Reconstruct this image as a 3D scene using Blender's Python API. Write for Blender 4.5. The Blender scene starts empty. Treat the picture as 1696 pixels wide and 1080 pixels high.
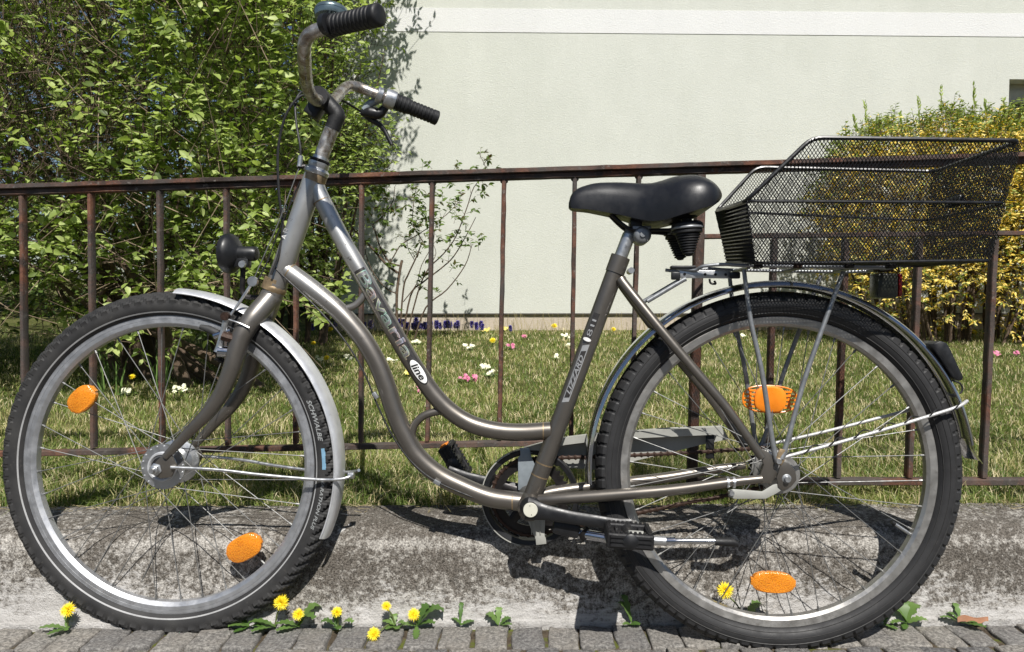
import bpy, bmesh, math, random
import numpy as np
from mathutils import Vector, Matrix, noise as mnoise
random.seed(7); rng = np.random.default_rng(11)
R = math.radians
SC = bpy.context.scene; COL = SC.collection

# ------------------------------------------------------------------ camera
H = 0.646; PITCH = 2.5; F = 1225.0
cam = bpy.data.cameras.new('camera'); co = bpy.data.objects.new('camera', cam); COL.objects.link(co)
co.location = (0, 0, H); co.rotation_euler = (R(90 - PITCH), 0, 0)
cam.sensor_width = 36; cam.lens = F * 36 / 1696; cam.clip_start = 0.02; cam.clip_end = 900
SC.camera = co
# ------------------------------------------------------------------ sky, sun, exposure
SUN_EL, SUN_AZ = 51.2, 11.4           # azimuth: degrees to the right of straight behind the camera
w = bpy.data.worlds.new('World'); SC.world = w; w.use_nodes = True
wn = w.node_tree; bg = wn.nodes['Background']
sky = wn.nodes.new('ShaderNodeTexSky'); sky.sky_type = 'NISHITA'; sky.sun_disc = False
sky.sun_elevation = R(SUN_EL); sky.sun_rotation = R(180 - SUN_AZ); sky.air_density = 1.0; sky.dust_density = 0.6
wn.links.new(sky.outputs[0], bg.inputs[0]); bg.inputs[1].default_value = 0.055
sl = bpy.data.lights.new('sun', 'SUN'); so = bpy.data.objects.new('sun', sl); COL.objects.link(so)
sl.energy = 5.0; sl.angle = R(0.53); sl.color = (1.0, 0.965, 0.91)
sd = Vector((math.sin(R(SUN_AZ)) * math.cos(R(SUN_EL)), -math.cos(R(SUN_AZ)) * math.cos(R(SUN_EL)), math.sin(R(SUN_EL))))
so.rotation_euler = sd.to_track_quat('Z', 'Y').to_euler(); so.location = (1, -3, 6)
vs = SC.view_settings; vs.view_transform = 'Standard'; vs.look = 'None'; vs.gamma = 1; vs.exposure = 0.33
vs.use_curve_mapping = False
SC.cycles.max_bounces = 8; SC.cycles.transparent_max_bounces = 12

# ------------------------------------------------------------------ pixel rays
CM = Matrix.Rotation(R(90 - PITCH), 4, 'X')
def ray(px, py): return (CM @ Vector((px - 848, 540 - py, -F))).normalized()
def at(px, py, y):
    d = ray(px, py); t = y / d.y
    return Vector((d.x * t, y, H + d.z * t))
def on_z(px, py, z):
    d = ray(px, py); t = (z - H) / d.z
    return Vector((d.x * t, d.y * t, z))
# bike frame: local X to the rear, local -Y towards the camera, local Z up
CR = at(1284, 780, 1.36); YAW = -math.atan(0.057); LEAN = R(2.0); RT = 0.333
BR = Matrix.Rotation(YAW, 4, 'Z') @ Matrix.Rotation(-LEAN, 4, 'X')
BO = CR - (BR @ Vector((0, 0, RT)))
BM = Matrix.Translation(BO) @ BR; BMI = BM.inverted()
CL = BMI @ Vector((0, 0, H))
def L(px, py, n=0.0):
    d = BMI.to_3x3() @ ray(px, py); t = (-n - CL.y) / d.y
    return CL + d * t
def depth_of(p): return (BM @ Vector(p)).y
def pr(px, p): return px * depth_of(p) / F

# ------------------------------------------------------------------ materials
MATS = {}
class NT:
    def __init__(s, name):
        s.m = bpy.data.materials.new(name); s.m.use_nodes = True; s.t = s.m.node_tree
        s.p = s.t.nodes['Principled BSDF']; s.tc = s.t.nodes.new('ShaderNodeTexCoord')
        s.g = s.t.nodes.new('ShaderNodeNewGeometry')
    def n(s, typ, **k):
        x = s.t.nodes.new(typ)
        for a, b in k.items():
            if a in x.inputs.keys(): pass
            setattr(x, a, b)
        return x
    def l(s, a, b): s.t.links.new(a, b)
    def noise(s, scale, detail=4, rough=.6, vec=None, dist=0):
        x = s.n('ShaderNodeTexNoise'); x.inputs['Scale'].default_value = scale
        x.inputs['Detail'].default_value = detail; x.inputs['Roughness'].default_value = rough
        x.inputs['Distortion'].default_value = dist
        s.l(vec or s.tc.outputs['Object'], x.inputs['Vector']); return x.outputs['Fac']
    def vor(s, scale, feat='F1'):
        x = s.n('ShaderNodeTexVoronoi'); x.feature = feat; x.inputs['Scale'].default_value = scale
        s.l(s.tc.outputs['Object'], x.inputs['Vector']); return x
    def ramp(s, fac, stops, interp='LINEAR'):
        x = s.n('ShaderNodeValToRGB'); cr = x.color_ramp; cr.interpolation = interp
        while len(cr.elements) < len(stops): cr.elements.new(.5)
        for e, (p, c) in zip(cr.elements, stops):
            e.position = p; e.color = (*c, 1) if len(c) == 3 else c
        s.l(fac, x.inputs[0]); return x.outputs[0]
    def mix(s, fac, a, b, mode='MIX'):
        x = s.n('ShaderNodeMix'); x.data_type = 'RGBA'; x.blend_type = mode
        for v, i in ((fac, 0), (a, 6), (b, 7)):
            if isinstance(v, (int, float)): x.inputs[i].default_value = v
            elif isinstance(v, tuple): x.inputs[i].default_value = (*v, 1)
            else: s.l(v, x.inputs[i])
        return x.outputs[2]
    def math(s, op, a, b=0.0, c=None):
        x = s.n('ShaderNodeMath'); x.operation = op
        for i, v in enumerate((a, b) if c is None else (a, b, c)):
            if isinstance(v, (int, float)): x.inputs[i].default_value = v
            else: s.l(v, x.inputs[i])
        return x.outputs[0]
    def mr(s, v, a, b, c=0., d=1.):
        x = s.n('ShaderNodeMapRange'); s.l(v, x.inputs[0])
        for i, q in zip((1, 2, 3, 4), (a, b, c, d)): x.inputs[i].default_value = q
        return x.outputs[0]
    def xyz(s, which='Object'):
        x = s.n('ShaderNodeSeparateXYZ'); s.l(s.tc.outputs[which] if which != 'World' else s.g.outputs['Position'], x.inputs[0]); return x.outputs
    def col(s, c):
        if isinstance(c, tuple): s.p.inputs['Base Color'].default_value = (*c, 1)
        else: s.l(c, s.p.inputs['Base Color'])
    def bump(s, h, strength=.3, dist=.002):
        b = s.n('ShaderNodeBump'); b.inputs['Strength'].default_value = strength; b.inputs['Distance'].default_value = dist
        s.l(h, b.inputs['Height']); s.l(b.outputs[0], s.p.inputs['Normal'])
    def set(s, rough=None, metal=None, spec=None, coat=None):
        for v, k in ((rough, 'Roughness'), (metal, 'Metallic'), (spec, 'Specular IOR Level'), (coat, 'Coat Weight')):
            if v is None: continue
            if isinstance(v, (int, float)): s.p.inputs[k].default_value = v
            else: s.l(v, s.p.inputs[k])
def simple(name, c, rough=.5, metal=0., var=.25, vs_=60, bump=0, bs=400, spec=.5, coat=0, dark=None, dthr=(.55, .75)):
    t = NT(name); f = t.noise(vs_)
    lo = tuple(x * (1 - var) for x in c); hi = tuple(min(1, x * (1 + var)) for x in c)
    o = t.ramp(f, [(.3, lo), (.7, hi)])
    if dark: o = t.mix(t.mr(t.noise(vs_ * 2.7, 6, .7), *dthr), o, dark)
    t.col(o); t.set(t.mr(t.noise(vs_ * 2), .3, .7, max(0, rough - .08), min(1, rough + .12)), metal, spec, coat)
    if bump: t.bump(t.noise(bs, 3), bump, .001)
    MATS[name] = t.m; return t.m

def make_mats():
    # frame colour goes from silver near the head to dark bronze with distance
    t = NT('frame_paint'); x, y, z = t.xyz()
    d = t.n('ShaderNodeVectorMath'); d.operation = 'DISTANCE'
    t.l(t.tc.outputs['Object'], d.inputs[0]); d.inputs[1].default_value = HEADP
    f = t.mr(d.outputs['Value'], .10, .30)
    base = t.ramp(f, [(0, (.50, .50, .49)), (.5, (.28, .265, .245)), (1, (.165, .150, .132))])
    sc = t.mr(t.noise(75, 8, .8), .60, .68)
    base = t.mix(sc, base, (.10, .085, .07))
    t.col(base); t.set(t.mr(t.noise(30), .3, .7, .33, .43), .75, .5, .1)
    t.bump(t.noise(900, 2), .08, .0004); MATS['frame_paint'] = t.m
    simple('lug_brass', (.30, .22, .13), .45, .6, .3, 90, .1)
    simple('silver_paint', (.62, .63, .65), .36, .5, .12, 25, .05, dark=(.30, .29, .27), dthr=(.66, .8))
    simple('chrome', (.62, .63, .66), .10, 1., .08, 12, dark=(.25, .2, .16), dthr=(.7, .85))
    t = NT('dirty_chrome'); o = t.ramp(t.noise(38, 6, .7, dist=1.2), [(.30, (.16, .11, .075)), (.45, (.36, .31, .26)), (.62, (.60, .59, .57))])
    t.col(o); t.set(t.mr(t.noise(60, 5), .35, .65, .2, .5), .85); MATS['dirty_chrome'] = t.m
    simple('alloy', (.56, .57, .58), .34, .9, .1, 40, .05, dark=(.3, .29, .28), dthr=(.6, .8))
    simple('rim_alloy', (.50, .51, .53), .46, .85, .07, 30, .04, dark=(.40, .39, .38), dthr=(.55, .8))
    simple('rim_worn', (.44, .43, .41), .40, .85, .12, 30, .05, dark=(.26, .24, .22), dthr=(.55, .8))
    simple('spoke_steel', (.20, .20, .195), .5, .6, .15, 60)
    simple('wire_white', (.50, .50, .49), .45, .3, .1, 60)
    simple('rack_grey', (.27, .28, .29), .4, .6, .15, 50, .05)
    t = NT('tyre_rubber'); o = t.ramp(t.noise(18, 6, .6), [(.3, (.020, .020, .021)), (.7, (.042, .041, .040))])
    o = t.mix(t.mr(t.noise(70, 6, .8), .6, .78), o, (.08, .075, .068)); t.col(o); t.set(.66, 0, .3); t.bump(t.noise(500, 3), .2, .0006); MATS['tyre_rubber'] = t.m
    simple('tyre_black', (.016, .016, .017), .62, 0, .2, 20, .2, dark=(.045, .042, .04), dthr=(.6, .8))
    simple('tyre_line', (.035, .034, .033), .6, 0, .3, 60)
    simple('tyre_stripe', (.33, .33, .33), .5, 0, .15, 60)
    simple('tyre_print', (.27, .28, .28), .5, 0, .15, 90)
    simple('tyre_print_blue', (.16, .30, .42), .5, 0, .15, 90)
    simple('black_rubber', (.008, .008, .009), .55, 0, .3, 60, .25)
    simple('black_plastic', (.010, .0105, .012), .42, 0, .25, 40, .05, dark=(.03, .03, .03), dthr=(.62, .8))
    simple('saddle_vinyl', (.009, .0095, .012), .40, 0, .12, 20, .12, 900)
    simple('black_wire', (.005, .005, .006), .34, 0, .2, 50, spec=.6)
    simple('black_steel', (.018, .016, .016), .4, .5, .3, 50, .1)
    simple('cream_plastic', (.58, .57, .48), .4, 0, .06, 60)
    simple('guard_grey', (.36, .36, .33), .45, .1, .12, 20, .05)
    simple('bracket_blue', (.30, .34, .37), .35, .3, .15, 30, .05)
    simple('chain_rust', (.040, .022, .015), .55, .5, .4, 120, .2)
    simple('bell_teal', (.19, .25, .27), .25, .75, .15, 30, coat=.3)
    t = NT('orange_reflector'); wv = t.n('ShaderNodeTexBrick')
    o = t.ramp(t.vor(420).outputs['Distance'], [(0, (.95, .38, .025)), (.5, (.82, .27, .015)), (.9, (.70, .20, .01))]); t.col(o)
    t.set(.18, 0, .6, .6); t.bump(t.vor(420).outputs['Distance'], .5, .0015)
    t.p.inputs['Transmission Weight'].default_value = .15; MATS['orange_reflector'] = t.m
    simple('orange_plastic', (.85, .24, .015), .3, 0, .08, 40)
    simple('lamp_olive', (.045, .048, .038), .3, 0, .3, 60)
    simple('red_lens', (.22, .015, .015), .2, 0, .1, 60)
    simple('grey_lens', (.32, .33, .34), .15, .2, .1, 60, coat=.5)
    simple('brake_pad', (.03, .03, .03), .6, 0, .2, 60)
    # holographic lettering
    t = NT('holo_letters'); x, y, z = t.xyz()
    v = t.noise(26, 2); o = t.ramp(v, [(.3, (.55, .75, .82)), (.42, (.45, .72, .55)), (.5, (.75, .78, .5)), (.58, (.82, .5, .42)), (.68, (.6, .62, .75))])
    t.col(o); t.set(.25, .6, .5, .3); MATS['holo_letters'] = t.m
    simple('letter_grey', (.30, .295, .285), .3, .7, .1, 60)
    simple('decal_dark', (.045, .042, .04), .3, .3, .15, 60)
    simple('decal_white', (.72, .72, .70), .35, 0, .06, 60)
    simple('decal_grey', (.30, .305, .31), .4, .2, .1, 60)
    simple('decal_black', (.012, .012, .012), .4, 0, .1, 60)
    # rusty fence
    t = NT('rusty_iron'); a = t.noise(14, 8, .75, dist=.6); b = t.noise(70, 6, .8)
    o = t.ramp(a, [(.32, (.030, .023, .020)), (.46, (.062, .042, .034)), (.56, (.14, .062, .040)), (.68, (.22, .11, .065))])
    o = t.mix(t.mr(b, .57, .66), o, (.20, .18, .16)); o = t.mix(t.mr(t.noise(5, 4), .45, .58, 0, .65), o, (.085, .078, .072))
    t.col(o); t.set(.75, .15, .3); t.bump(t.noise(160, 6, .8), .9, .002); MATS['rusty_iron'] = t.m
    # concrete kerb
    t = NT('old_concrete'); x, y, z = t.xyz('World'); P = t.g.outputs['Position']
    big = t.noise(3.0, 6, .68, vec=P, dist=.4); low = t.noise(1.4, 3, .5, vec=P); mid = t.noise(14, 7, .75, vec=P); fine = t.noise(95, 5, .75, vec=P); grain = t.noise(300, 3, .7, vec=P)
    stm = t.n('ShaderNodeMapping'); stm.inputs['Scale'].default_value = (1, 1, 4.5); t.l(P, stm.inputs[0]); streak = t.noise(26, 6, .75, vec=stm.outputs[0])
    # exposed aggregate: pale grains in dirty matrix, density follows weathering
    wear = t.math('ADD', t.math('MULTIPLY', big, .9), t.math('MULTIPLY', mid, .5))
    wear = t.math('ADD', wear, t.mr(z, .145, .185, 0, -.04))                     # dirt settled on the flat top
    edge = t.math('SUBTRACT', 1.0, t.math('MINIMUM', 1.0, t.math('MULTIPLY', t.math('ABSOLUTE', t.math('SUBTRACT', z, .150)), 55.)))
    wear = t.math('ADD', wear, t.math('MULTIPLY', edge, .16))                       # the lip is rubbed pale
    wear = t.math('ADD', wear, t.mr(z, .0, .10, .14, 0))
    g1 = t.mr(t.math('ADD', t.math('MULTIPLY', fine, 1.35), t.math('MULTIPLY', wear, .85)), 1.21, 1.46)
    dark = t.ramp(grain, [(.36, (.045, .039, .032)), (.64, (.195, .175, .150))]); lite = t.ramp(grain, [(.36, (.20, .188, .170)), (.64, (.60, .57, .52))])
    o = t.mix(g1, dark, lite)
    # lime wash patches on the lower face
    m = t.math('ADD', t.mr(z, .015, .12, .20, -.26), t.mr(low, .38, .62, -.16, .20)); m = t.math('ADD', m, t.math('MULTIPLY', t.math('SUBTRACT', t.math('ADD', t.math('MULTIPLY', mid, .6), t.math('MULTIPLY', streak, .6)), .6), 1.3)); m = t.math('ADD', m, t.math('MULTIPLY', t.math('SUBTRACT', fine, .5), .5))
    pale = t.ramp(streak, [(.3, (.36, .345, .325)), (.52, (.47, .455, .435)), (.7, (.60, .585, .565))])
    o = t.mix(t.mr(m, -.02, .16, 0, .88), o, pale)
    wp = t.mr(t.noise(9, 4, .6, vec=P, dist=1.2), .69, .71); o = t.mix(t.math('MULTIPLY', wp, .85), o, (.56, .55, .53))
    t.col(o); t.set(.92, 0, .2)
    t.bump(t.math('ADD', grain, t.noise(60, 5, .7, vec=P)), 1.0, .004); MATS['old_concrete'] = t.m
    t = NT('sett_granite'); oi = t.n('ShaderNodeObjectInfo')
    P = t.g.outputs['Position']
    o = t.ramp(t.noise(160, 6, .8, vec=P), [(.34, (.075, .072, .070)), (.5, (.23, .225, .212)), (.66, (.50, .49, .46))])
    o = t.mix(t.mr(t.noise(20, 5, .7, vec=P), .45, .7, 0, .5), o, (.27, .25, .22))
    o = t.mix(1.0, o, t.ramp(oi.outputs['Random'], [(0, (.66, .66, .69)), (1, (1.15, 1.10, 1.04))]), 'MULTIPLY')
    t.col(o); t.set(.8, 0, .3); t.bump(t.math('ADD', t.noise(330, 5, .8, vec=P), t.noise(90, 4, .7, vec=P)), .9, .004); MATS['sett_granite'] = t.m
    t = NT('joint_soil'); P = t.g.outputs['Position']
    o = t.ramp(t.noise(30, 6, .75, vec=P), [(.32, (.045, .035, .025)), (.5, (.12, .095, .068)), (.6, (.12, .14, .03))])
    t.col(o); t.set(.95, 0, .1); t.bump(t.noise(200, 5, .8, vec=P), 1, .004); MATS['joint_soil'] = t.m
    t = NT('asphalt'); o = t.ramp(t.noise(200, 5, .8), [(.3, (.035, .035, .036)), (.7, (.08, .078, .075))]); t.col(o); t.set(.85); MATS['asphalt'] = t.m
    t = NT('lawn_soil'); P = t.g.outputs['Position']
    o = t.ramp(t.noise(9, 8, .75, vec=P), [(.3, (.05, .065, .018)), (.5, (.12, .13, .04)), (.7, (.22, .19, .09))])
    t.col(o); t.set(.95, 0, .1); t.bump(t.noise(70, 6, .8, vec=P), 1, .02); MATS['lawn_soil'] = t.m
    # plaster
    for nm, c1, c2 in (('plaster_green', (.540, .552, .498), (.600, .610, .556)), ('plaster_white', (.66, .66, .65), (.70, .70, .69)), ('plinth_beige', (.44, .375, .30), (.54, .47, .385))):
        t = NT(nm); P = t.g.outputs['Position']
        st_ = t.n('ShaderNodeMapping'); st_.inputs['Scale'].default_value = (1.6, 1.6, .35); t.l(P, st_.inputs[0])
        o = t.ramp(t.math('ADD', t.math('MULTIPLY', t.noise(2.2, 7, .7, vec=P), .5), t.math('MULTIPLY', t.noise(1.6, 7, .75, vec=st_.outputs[0]), .5)), [(.36, c1), (.62, c2)])
        o = t.mix(.35, o, t.ramp(t.noise(90, 4, .7, vec=P), [(.3, (.86, .86, .86)), (.7, (1.06, 1.06, 1.06))]), 'MULTIPLY')
        mp = t.n('ShaderNodeMapping'); mp.inputs['Scale'].default_value = (1, 1, 1.9); t.l(P, mp.inputs[0])
        t.col(o); t.set(.9, 0, .2); t.bump(t.noise(75, 6, .74, vec=mp.outputs[0], dist=.8), .6, .008); MATS[nm] = t.m
    simple('dark_profile', (.06, .052, .042), .6, 0, .2, 20)
    simple('window_frame', (.40, .40, .36), .5, 0, .1, 20)
    t = NT('window_glass'); t.col((.02, .022, .022)); t.set(.06, 0, .6); MATS['window_glass'] = t.m
    simple('roof_tile', (.25, .10, .06), .7, 0, .2, 20)
    # foliage: colour ramp over per leaf random value
    def leaf(nm, stops, tr=.35, rough=.45):
        t = NT(nm); a = t.n('ShaderNodeAttribute'); a.attribute_name = 'rnd'
        o = t.ramp(a.outputs['Fac'], stops); t.col(o); t.set(rough, 0, .35)
        tl = t.n('ShaderNodeBsdfTranslucent'); hs = t.n('ShaderNodeHueSaturation'); hs.inputs['Value'].default_value = 1.5; hs.inputs['Saturation'].default_value = 1.15
        t.l(o, hs.inputs['Color']); t.l(hs.outputs[0], tl.inputs[0])
        mx = t.n('ShaderNodeMixShader'); mx.inputs[0].default_value = tr
        t.l(t.p.outputs[0], mx.inputs[1]); t.l(tl.outputs[0], mx.inputs[2])
        t.l(mx.outputs[0], t.t.nodes['Material Output'].inputs[0]); MATS[nm] = t.m
    leaf('shrub_leaf', [(0, (.06, .095, .018)), (.3, (.19, .26, .06)), (.65, (.35, .44, .12)), (1, (.52, .60, .23))], .42)
    leaf('hedge_leaf', [(0, (.02, .04, .012)), (.6, (.06, .10, .022)), (1, (.12, .18, .04))])
    leaf('rose_leaf', [(0, (.10, .07, .02)), (.3, (.08, .13, .03)), (1, (.17, .25, .06))])
    leaf('forsythia_leaf', [(0, (.07, .10, .02)), (.2, (.20, .27, .05)), (.34, (.30, .37, .08)), (.38, (.66, .46, .06)), (.75, (.85, .66, .15)), (1, (.92, .80, .32))], .25)
    leaf('grass_blade', [(0, (.06, .10, .018)), (.35, (.14, .20, .04)), (.6, (.26, .31, .08)), (.72, (.40, .36, .16)), (.88, (.56, .48, .28)), (1, (.72, .64, .42))], .3, .5)
    leaf('weed_leaf', [(0, (.07, .14, .03)), (1, (.17, .27, .075))], .25)
    leaf('dandelion_petal', [(0, (.80, .58, .01)), (1, (.92, .82, .06))], .2)
    leaf('muscari_bell', [(0, (.11, .09, .30)), (1, (.30, .26, .62))], .15)
    leaf('petal_white', [(0, (.75, .74, .52)), (1, (.85, .84, .70))], .2)
    leaf('petal_yellow', [(0, (.78, .66, .12)), (1, (.85, .76, .25))], .2)
    leaf('petal_pink', [(0, (.45, .07, .20)), (1, (.75, .30, .42))], .2)
    simple('unseen_hedge', (.030, .045, .018), .9, 0, .5, 9, 1, 60)
    simple('bark', (.085, .058, .038), .85, 0, .4, 60, .5, 120)
    simple('bark_light', (.24, .18, .12), .8, 0, .35, 60, .5, 120)
    simple('dry_leaf', (.26, .12, .06), .7, 0, .25, 60, .3)
    simple('flower_stem', (.12, .15, .05), .6, 0, .3, 60)
    simple('soil_dark', (.03, .022, .015), .9, 0, .3, 60)

HEADP = tuple(L(545, 335))
make_mats()

# ------------------------------------------------------------------ geometry
def catmull(P, n=8):
    P = [Vector(p) for p in P]
    if len(P) < 3: return P
    Q = [P[0] * 2 - P[1]] + P + [P[-1] * 2 - P[-2]]; out = []
    for i in range(1, len(Q) - 2):
        a, b, c, d = Q[i - 1:i + 3]
        for k in range(n):
            t = k / n
            out.append(.5 * ((2 * b) + (c - a) * t + (2 * a - 5 * b + 4 * c - d) * t * t + (3 * b - a - 3 * c + d) * t ** 3))
    out.append(P[-1]); return out
def lerpr(r, n0, n1):
    if not isinstance(r, (list, tuple)): return [r] * n1
    return [float(np.interp(i / (n1 - 1) * (len(r) - 1), range(len(r)), r)) for i in range(n1)]
class G:
    def __init__(s): s.v = []; s.f = []; s.mi = []; s.rn = []
    def add(s, vs_, fs, m=0):
        o = len(s.v); s.v += [tuple(v) for v in vs_]; s.f += [tuple(o + i for i in f) for f in fs]; s.mi += [m] * len(fs)
        return s
    def tube(s, P, r, seg=12, m=0, smooth=8, caps=True, flat=1.0):
        if smooth and len(P) > 2: P = catmull(P, smooth)
        P = [Vector(p) for p in P]; n = len(P); rr = lerpr(r, 0, n)
        T = [(P[min(i + 1, n - 1)] - P[max(i - 1, 0)]).normalized() for i in range(n)]
        u = T[0].orthogonal().normalized() if abs(T[0].y) > .95 else (Vector((0, 1, 0)) - T[0] * T[0].y).normalized()
        vs_ = []
        for i in range(n):
            u = (u - T[i] * u.dot(T[i])).normalized(); b = T[i].cross(u)
            for k in range(seg):
                a = 2 * math.pi * k / seg
                vs_.append(P[i] + u * (math.cos(a) * rr[i] * flat) + b * (math.sin(a) * rr[i]))
        fs = []
        for i in range(n - 1):
            for k in range(seg):
                a = i * seg + k; b = i * seg + (k + 1) % seg
                fs.append((a, b, b + seg, a + seg))
        if caps: fs.append(tuple(range(seg))[::-1]); fs.append(tuple((n - 1) * seg + k for k in range(seg)))
        return s.add(vs_, fs, m)
    def lathe(s, prof, c, axis, seg=24, m=0):
        # prof: list of (along, radius)
        axis = Vector(axis).normalized(); u = axis.orthogonal().normalized(); b = axis.cross(u); c = Vector(c)
        vs_ = []; n = len(prof)
        for (h, r) in prof:
            for k in range(seg):
                a = 2 * math.pi * k / seg; vs_.append(c + axis * h + (u * math.cos(a) + b * math.sin(a)) * max(r, 1e-5))
        fs = [(i * seg + k, i * seg + (k + 1) % seg, (i + 1) * seg + (k + 1) % seg, (i + 1) * seg + k) for i in range(n - 1) for k in range(seg)]
        fs.append(tuple(range(seg))[::-1]); fs.append(tuple((n - 1) * seg + k for k in range(seg)))
        return s.add(vs_, fs, m)
    def ring(s, prof, a0=0, a1=2 * math.pi, n=180, c=(0, 0, 0), closed_prof=True, mats=None, disp=None, caps=False):
        # revolve prof [(r, y)] round local Y; angle measured from +X towards +Z
        full = abs(a1 - a0 - 2 * math.pi) < 1e-6; k = len(prof); vs_ = []; nn = n if full else n + 1
        for i in range(nn):
            a = a0 + (a1 - a0) * i / n; ca, sa = math.cos(a), math.sin(a)
            for j, (r, y) in enumerate(prof):
                if disp: r, y = disp(i, j, r, y)
                vs_.append((c[0] + r * ca, c[1] + y, c[2] + r * sa))
        base = len(s.v); s.v += vs_
        for i in range(n):
            i2 = (i + 1) % nn
            for j in range(k if closed_prof else k - 1):
                j2 = (j + 1) % k
                s.f.append((base + i * k + j, base + i * k + j2, base + i2 * k + j2, base + i2 * k + j)); s.mi.append(mats[j] if mats else 0)
        if not full and closed_prof:
            s.f.append(tuple(base + j for j in range(k))); s.mi.append(0)
            s.f.append(tuple(base + (nn - 1) * k + j for j in range(k))[::-1]); s.mi.append(0)
        return s
    def box(s, c, size, rot=None, m=0, bev=0.0):
        x, y, z = [q / 2 for q in size]; c = Vector(c)
        if bev:
            bm = bmesh.new(); bmesh.ops.create_cube(bm, size=1)
            for v in bm.verts: v.co = Vector((v.co.x * size[0], v.co.y * size[1], v.co.z * size[2]))
            bmesh.ops.bevel(bm, geom=bm.edges[:], offset=bev, segments=2, affect='EDGES', profile=.5)
            bm.verts.index_update()
            vs_ = [v.co.copy() for v in bm.verts]; fs = [tuple(v.index for v in f.verts) for f in bm.faces]; bm.free()
        else:
            vs_ = [Vector((a, b, d)) for a in (-x, x) for b in (-y, y) for d in (-z, z)]
            fs = [(0, 1, 3, 2), (4, 6, 7, 5), (0, 4, 5, 1), (2, 3, 7, 6), (0, 2, 6, 4), (1, 5, 7, 3)]
        if rot is not None: vs_ = [rot @ v for v in vs_]
        return s.add([c + v for v in vs_], fs, m)
    def prism(s, pts, n0, n1, m=0):
        # pts local (x,z) outline, extruded from y=-n0 (near) to y=-n1
        k = len(pts); vs_ = [(x, -n0, z) for x, z in pts] + [(x, -n1, z) for x, z in pts]
        fs = [tuple(range(k)), tuple(range(k, 2 * k))[::-1]] + [(i, (i + 1) % k, k + (i + 1) % k, k + i) for i in range(k)]
        return s.add(vs_, fs, m)
    def build(s, name, mat, parent=None, loc=None, smooth=True, angle=38, bevel=0, rn=None, **props):
        me = bpy.data.meshes.new(name); me.from_pydata(s.v, [], s.f); me.update()
        for mm in (mat if isinstance(mat, (list, tuple)) else [mat]): me.materials.append(MATS[mm])
        if len(me.materials) > 1: me.polygons.foreach_set('material_index', s.mi)
        bm = bmesh.new(); bm.from_mesh(me); bmesh.ops.recalc_face_normals(bm, faces=bm.faces[:])
        if bevel: bmesh.ops.bevel(bm, geom=[e for e in bm.edges if len(e.link_faces) == 2 and e.calc_face_angle(0) > .6], offset=bevel, segments=2, affect='EDGES', profile=.5)
        if smooth:
            for f in bm.faces: f.smooth = True
            for e in bm.edges: e.smooth = not (len(e.link_faces) == 2 and e.calc_face_angle(0) > R(angle))
        bm.to_mesh(me); bm.free()
        return link(name, me, parent, loc, **props)
def link(name, me, parent=None, loc=None, rot=None, **props):
    o = bpy.data.objects.new(name, me); COL.objects.link(o)
    if parent: o.parent = parent
    if loc is not None: o.location = loc
    if rot is not None: o.rotation_euler = rot
    for k, v in props.items(): o[k] = v
    return o
def empty(name, loc=(0, 0, 0), rot=(0, 0, 0), parent=None, **props):
    o = link(name, None, parent, loc, rot, **props); o.empty_display_size = .05; return o
def tag(o, label=None, cat=None, group=None, kind=None):
    for k, v in (('label', label), ('category', cat), ('group', group), ('kind', kind)):
        if v: o[k] = v
    return o
def npmesh(name, V, tris, mat, rnd=None, quads=None):
    V = np.asarray(V, dtype=np.float32); me = bpy.data.meshes.new(name)
    nt = len(tris); me.vertices.add(len(V)); me.vertices.foreach_set('co', V.ravel())
    me.loops.add(nt * 3); me.loops.foreach_set('vertex_index', np.asarray(tris, dtype=np.int32).ravel())
    me.polygons.add(nt); me.polygons.foreach_set('loop_start', np.arange(0, nt * 3, 3, dtype=np.int32))
    me.polygons.foreach_set('loop_total', np.full(nt, 3, dtype=np.int32))
    me.materials.append(MATS[mat]); me.update(calc_edges=True)
    if rnd is not None:
        a = me.attributes.new('rnd', 'FLOAT', 'POINT'); a.data.foreach_set('value', np.asarray(rnd, dtype=np.float32))
    return me
LT = np.array([(0, 0, 0), (.28, -.46, .09), (.28, 0, 0), (.28, .46, .09), (.66, -.36, .04), (.66, 0, -.03), (.66, .36, .04), (1, 0, -.12)])
LF = np.array([(0, 2, 1), (0, 3, 2), (1, 2, 5), (1, 5, 4), (2, 3, 6), (2, 6, 5), (4, 5, 7), (5, 6, 7)])
def leaves(P, D, N, Ln, Wd):
    P, D, N = map(np.asarray, (P, D, N)); n = len(P)
    D = D / np.linalg.norm(D, axis=1, keepdims=True); N = N - D * (N * D).sum(1, keepdims=True); N /= (np.linalg.norm(N, axis=1, keepdims=True) + 1e-9)
    S = np.cross(D, N); Ln = np.broadcast_to(Ln, n)[:, None, None]; Wd = np.broadcast_to(Wd, n)[:, None, None]
    V = P[:, None] + D[:, None] * (LT[None, :, :1] * Ln) + S[:, None] * (LT[None, :, 1:2] * Wd) + N[:, None] * (LT[None, :, 2:] * Ln)
    T = LF[None] + (np.arange(n) * 8)[:, None, None]
    return V.reshape(-1, 3), T.reshape(-1, 3)
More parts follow.
